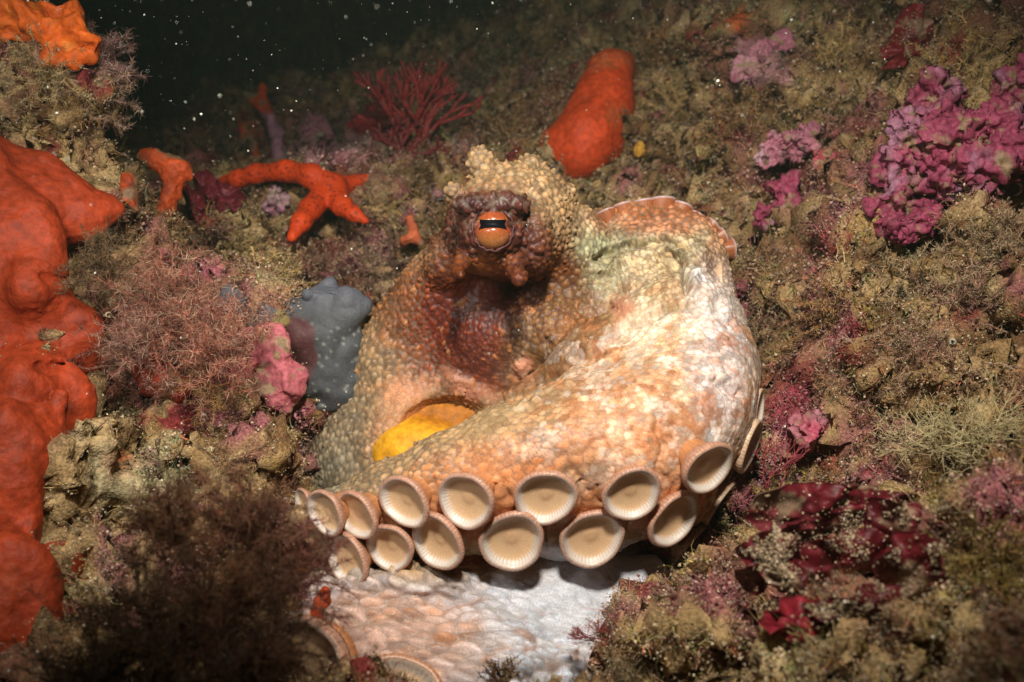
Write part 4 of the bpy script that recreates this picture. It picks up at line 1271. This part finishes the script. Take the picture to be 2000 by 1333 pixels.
# --- bushes
PB = [.33, .115, .075]; DB = [.10, .042, .018]; BR = [.24, .12, .045]; TN = [.42, .28, .11]; OL = [.19, .125, .035]
V_ = (0, -.5, .7)
gb = 'fuzzy algae bushes on the left slope'
bush('fuzzy_seaweed', 320, 590, 115, PB, 'pinkish brown cloud-like bush between the salmon sponge and grey sponge', gb, n=70, fn=9000, d=.455, off=.02, up=V_, tips=[.45, .30, .2])
bush('fuzzy_seaweed', 420, 660, 90, PB, 'pinkish brown bush overhanging the rose pink rock', gb, n=60, fn=7000, d=.445, off=.02, up=V_, tips=[.45, .3, .2])
bush('fuzzy_seaweed', 250, 660, 80, [.27, .12, .09], 'pinkish brown bush resting on the edge of the salmon sponge', gb, n=50, fn=5000, d=.435, off=.015, up=V_, tips=[.45, .3, .2])
bush('fuzzy_seaweed', 195, 500, 75, [.16, .10, .05], 'dark olive brown tuft growing over the salmon sponge', gb, n=50, fn=5000, d=.44, off=.015, up=V_)
bush('fuzzy_seaweed', 400, 745, 55, BR, 'small sandy brown tuft below the pinkish bushes', gb, n=40, fn=3000, d=.445, off=.01, up=V_, tips=TN)
bush('fuzzy_seaweed', 460, 900, 55, [.24, .12, .07], 'reddish brown tuft on the sandy slope left of the suckers', gb, n=40, fn=3500, d=.43, up=V_, tips=TN)
bush('fuzzy_seaweed', 205, 110, 70, [.30, .15, .13], 'pale mauve fringe of algae on the upper left rock edge', gb, n=60, fn=6000, d=.49, up=(.8, 0, .4), tips=[.5, .36, .28])
bush('fuzzy_seaweed', 195, 190, 75, [.30, .18, .11], 'tan pink twiggy fringe below the mauve fringe', gb, n=60, fn=6000, d=.49, up=(.8, 0, .1), tips=[.5, .36, .28])
bush('fuzzy_seaweed', 90, 130, 75, TN, 'sandy tan tuft beneath the knobbly orange sponge', gb, n=60, fn=6000, d=.455, up=(.2, -.5, .2), tips=[.55, .47, .3], fil=.14)
fg = 'dark blurred algae clumps nearest the lens'
for (x, y_, r_, d_, c_, lb) in [(330, 1000, 90, .30, DB, 'dark straggly clump at the top of the near algae'), (480, 1000, 110, .30, [.13, .055, .03], 'dark brown clump just left of the end of the front arm'),
                                (560, 1085, 90, .31, [.17, .06, .045], 'reddish dark clump overlapping the leftmost suckers'), (430, 1130, 130, .28, DB, 'dark clump in the middle of the near algae'),
                                (300, 1200, 150, .27, [.08, .045, .022], 'nearly black clump beside the foot of the salmon sponge'), (480, 1260, 140, .27, [.085, .042, .022], 'dark clump at the bottom under the reddish one'),
                                (180, 1300, 120, .27, [.07, .045, .022], 'nearly black clump in the bottom left corner'), (545, 1320, 45, .33, [.17, .09, .05], 'small brown clump beside the curl of the corner sucker')]:
    bush('dark_seaweed', x, y_, r_, c_, lb, fg, n=60, fn=6500, d=d_, up=(0, -.2, 1), w=.00032, curl=.3, fil=.28)
gl = 'small tufts of algae on the ledge around the starfish'
for (x, y_, r_, c_, lb) in [(285, 430, 45, BR, 'brown tuft at the foot of the orange finger sponges'), (400, 440, 45, [.22, .10, .07], 'reddish tuft right of the finger sponges'), (470, 470, 40, TN, 'sandy tuft below the starfish left arm'),
                            (740, 400, 40, TN, 'sandy tuft below the right arm of the starfish'), (845, 420, 40, BR, 'brown tuft just left of the octopus brow'), (620, 520, 50, [.24, .12, .08], 'reddish brown tuft at the lip of the ledge above the grey sponge'),
                            (740, 510, 50, [.26, .14, .10], 'mauve brown tuft on the ledge touching the octopus shoulder'), (520, 525, 45, TN, 'sandy tuft above the left end of the grey sponge'), (300, 290, 60, [.17, .14, .07], 'dull olive tuft behind the finger sponges'),
                            (420, 280, 55, [.19, .12, .08], 'dull brown tuft left of the forked pink stemmed growth'), (620, 230, 60, [.20, .12, .08], 'dim brown tuft on the far ledge'), (930, 190, 60, [.24, .14, .11], 'mauve brown tuft high behind the octopus head'),
                            (1000, 120, 70, [.20, .14, .08], 'dim brown tuft at the top left of the wall'), (1020, 260, 60, BR, 'brown tuft left of the hanging orange slab')]:
    bush('fuzzy_seaweed', x, y_, r_ * 1.2, c_, lb, gl, n=50, fn=5500, off=.004, up=(0, -.3, .8), tips=[.42, .33, .19], fil=.15, w=.0004)
gr = 'fuzzy algae bushes on the right wall'
for (x, y_, r_, c_, lb) in [(1545, 590, 62, [.26, .12, .08], 'rusty brown bush right of the white shoulder spots'), (1480, 690, 52, [.16, .085, .05], 'dark brown bush touching the right edge of the arm'), (1640, 600, 60, BR, 'sandy brown bush beside the rusty one'),
                            (1780, 560, 70, [.25, .17, .10], 'mauve tan bush below the lowest magenta crust'), (1900, 570, 80, [.26, .14, .10], 'pinkish brown bush at the right end below the crust'), (1690, 790, 75, [.26, .13, .07], 'rusty bush above the pale hydroids'),
                            (1800, 680, 60, [.22, .12, .08], 'dull mauve bush in the centre of the right wall'), (1560, 980, 60, OL, 'olive bush behind the sandy red seaweed'), (1890, 1010, 85, OL, 'olive yellow fan bush right of the sandy red seaweed'),
                            (1930, 1110, 80, OL, 'olive yellow fan bush below the other fan bush'), (1420, 1030, 55, [.16, .15, .05], 'dull green tuft in the dark hollow by the suckers'),
                            (1960, 470, 60, [.30, .2, .12], 'pale pink tuft under the right end of the magenta crust'), (1330, 200, 60, TN, 'tan tuft on the wall right of the hanging orange slab'), (1620, 120, 60, TN, 'tan tuft left of the deep red top blade'),
                            (1900, 110, 60, TN, 'tan tuft right of the deep red top blade'), (1300, 110, 60, BR, 'brown tuft above the tan wall tuft'), (1450, 240, 55, BR, 'brown tuft left of the pale pink layered crust'), (1920, 210, 50, TN, 'tan strands combed across the largest magenta crust')]:
    bush('fuzzy_seaweed', x, y_, r_ * 1.25, np.array(c_) * 1.25, lb, gr, n=70, fn=8000, w=.00036, off=.010, up=(-.3, -.5, .6), tips=[.46, .36, .2] if c_ != OL else [.26, .2, .06], fil=.15)
nr = 'algae clumps along the lower right'
for (x, y_, r_, d_, c_, lb) in [(1260, 1245, 70, .375, BR, 'sandy brown clump against the lower pale arm'), (1370, 1170, 70, .375, [.26, .17, .10], 'pinkish tan clump below the dark hollow'), (1400, 1290, 90, .335, [.17, .11, .06], 'brown clump at the bottom edge, right of the pale arm'),
                                (1240, 1335, 70, .34, [.19, .13, .06], 'olive brown clump at the bottom where the pale arm leaves'), (1560, 1320, 90, .32, [.14, .075, .045], 'dark brown clump below the glossy red blade'), (1700, 1290, 90, .32, [.15, .07, .05], 'dark reddish clump below the sandy red seaweed'),
                                (1850, 1260, 110, .30, [.16, .08, .055], 'blurred reddish brown strands low on the right'), (1960, 1200, 110, .29, [.20, .11, .075], 'blurred pinkish strands in the lower right corner'), (980, 1320, 36, .345, DB, 'small dark tuft at the bottom centre of the pale arm')]:
    bush('brown_seaweed', x, y_, r_, c_, lb, nr, n=60, fn=6000, d=d_, up=(0, -.3, 1), tips=[.36, .28, .17], w=.00028)

# --- flecks of sand on the skin
OW = to_world(OV)
p, nn = spots_on(OW, F, 1500)
n_f = len(p)
tl = rng.normal(size=(n_f, 3)); tl -= nn * (tl * nn).sum(1)[:, None]
v1, f1, c1 = rib(p + nn * .0005, tl, .0005 + .0016 * rng.random(n_f) ** 3, 1, .00034, .1, np.tile([.92, .90, .82], (n_f, 1)), taper=.3, side=np.cross(tl, nn))
tag(make_mesh('sand_flecks', v1, f1, M['grain'], c1, smooth=False), 'tiny white sand flecks lying on the octopus skin', 'sand', kind='stuff')
# sand on the salmon sponge
p, nn = spots_on(SPW, SPF, 1800)
k = fbm(p, 40, 3, 5) > -.05; p, nn = p[k], nn[k]
v1, f1, c1 = octa(p, .0003 + .0006 * rng.random(len(p)) ** 3, np.array([.70, .58, .38]) * (.5 + .6 * rng.random((len(p), 1))))
tag(make_mesh('sand_specks', v1, f1, M['grain'], c1, smooth=False), 'sand specks sprinkled over the salmon orange sponge', 'sand', kind='stuff')
# --- marine snow
n_s = 1100
px = rng.random(n_s) ** 1.15 * 1900 + 50; py = rng.random(n_s) ** 1.7 * 900; dd = .22 + rng.random(n_s) ** 1.3 * .9
pos = np.array([W(a, b, c_) for a, b, c_ in zip(px, py, dd)])
s = (.00015 + .00050 * rng.random(n_s) ** 6) * dd / .45
v, f, c = octa(pos, s, np.array([.85, .85, .72]) * (.25 + .8 * rng.random((n_s, 1))))
tag(make_mesh('marine_snow', v, f, M['grain'], c, smooth=False), 'pale particles drifting in the water', 'particles', kind='stuff')

# ------------------------------------------------------------------ the water's own murk
hv = np.array([[x, y, z] for x in (-7.5, 7.5) for y in (-1.5, 8.5) for z in (-2.5, 6.0)], float)
hf = np.array([[0, 1, 3, 2], [4, 6, 7, 5], [0, 4, 5, 1], [2, 3, 7, 6], [0, 2, 6, 4], [1, 5, 7, 3]])
hm = bpy.data.materials.new('haze'); hm.use_nodes = True
ht = hm.node_tree; ht.nodes.remove(ht.nodes['Principled BSDF'])
pv = ht.nodes.new('ShaderNodeVolumePrincipled'); pv.inputs['Color'].default_value = (.42, .62, .50, 1); pv.inputs['Density'].default_value = 0.055
ht.links.new(pv.outputs[0], ht.nodes['Material Output'].inputs['Volume'])
hz_o = make_mesh('haze', hv, hf, hm, smooth=False); hz_o['kind'] = 'stuff'
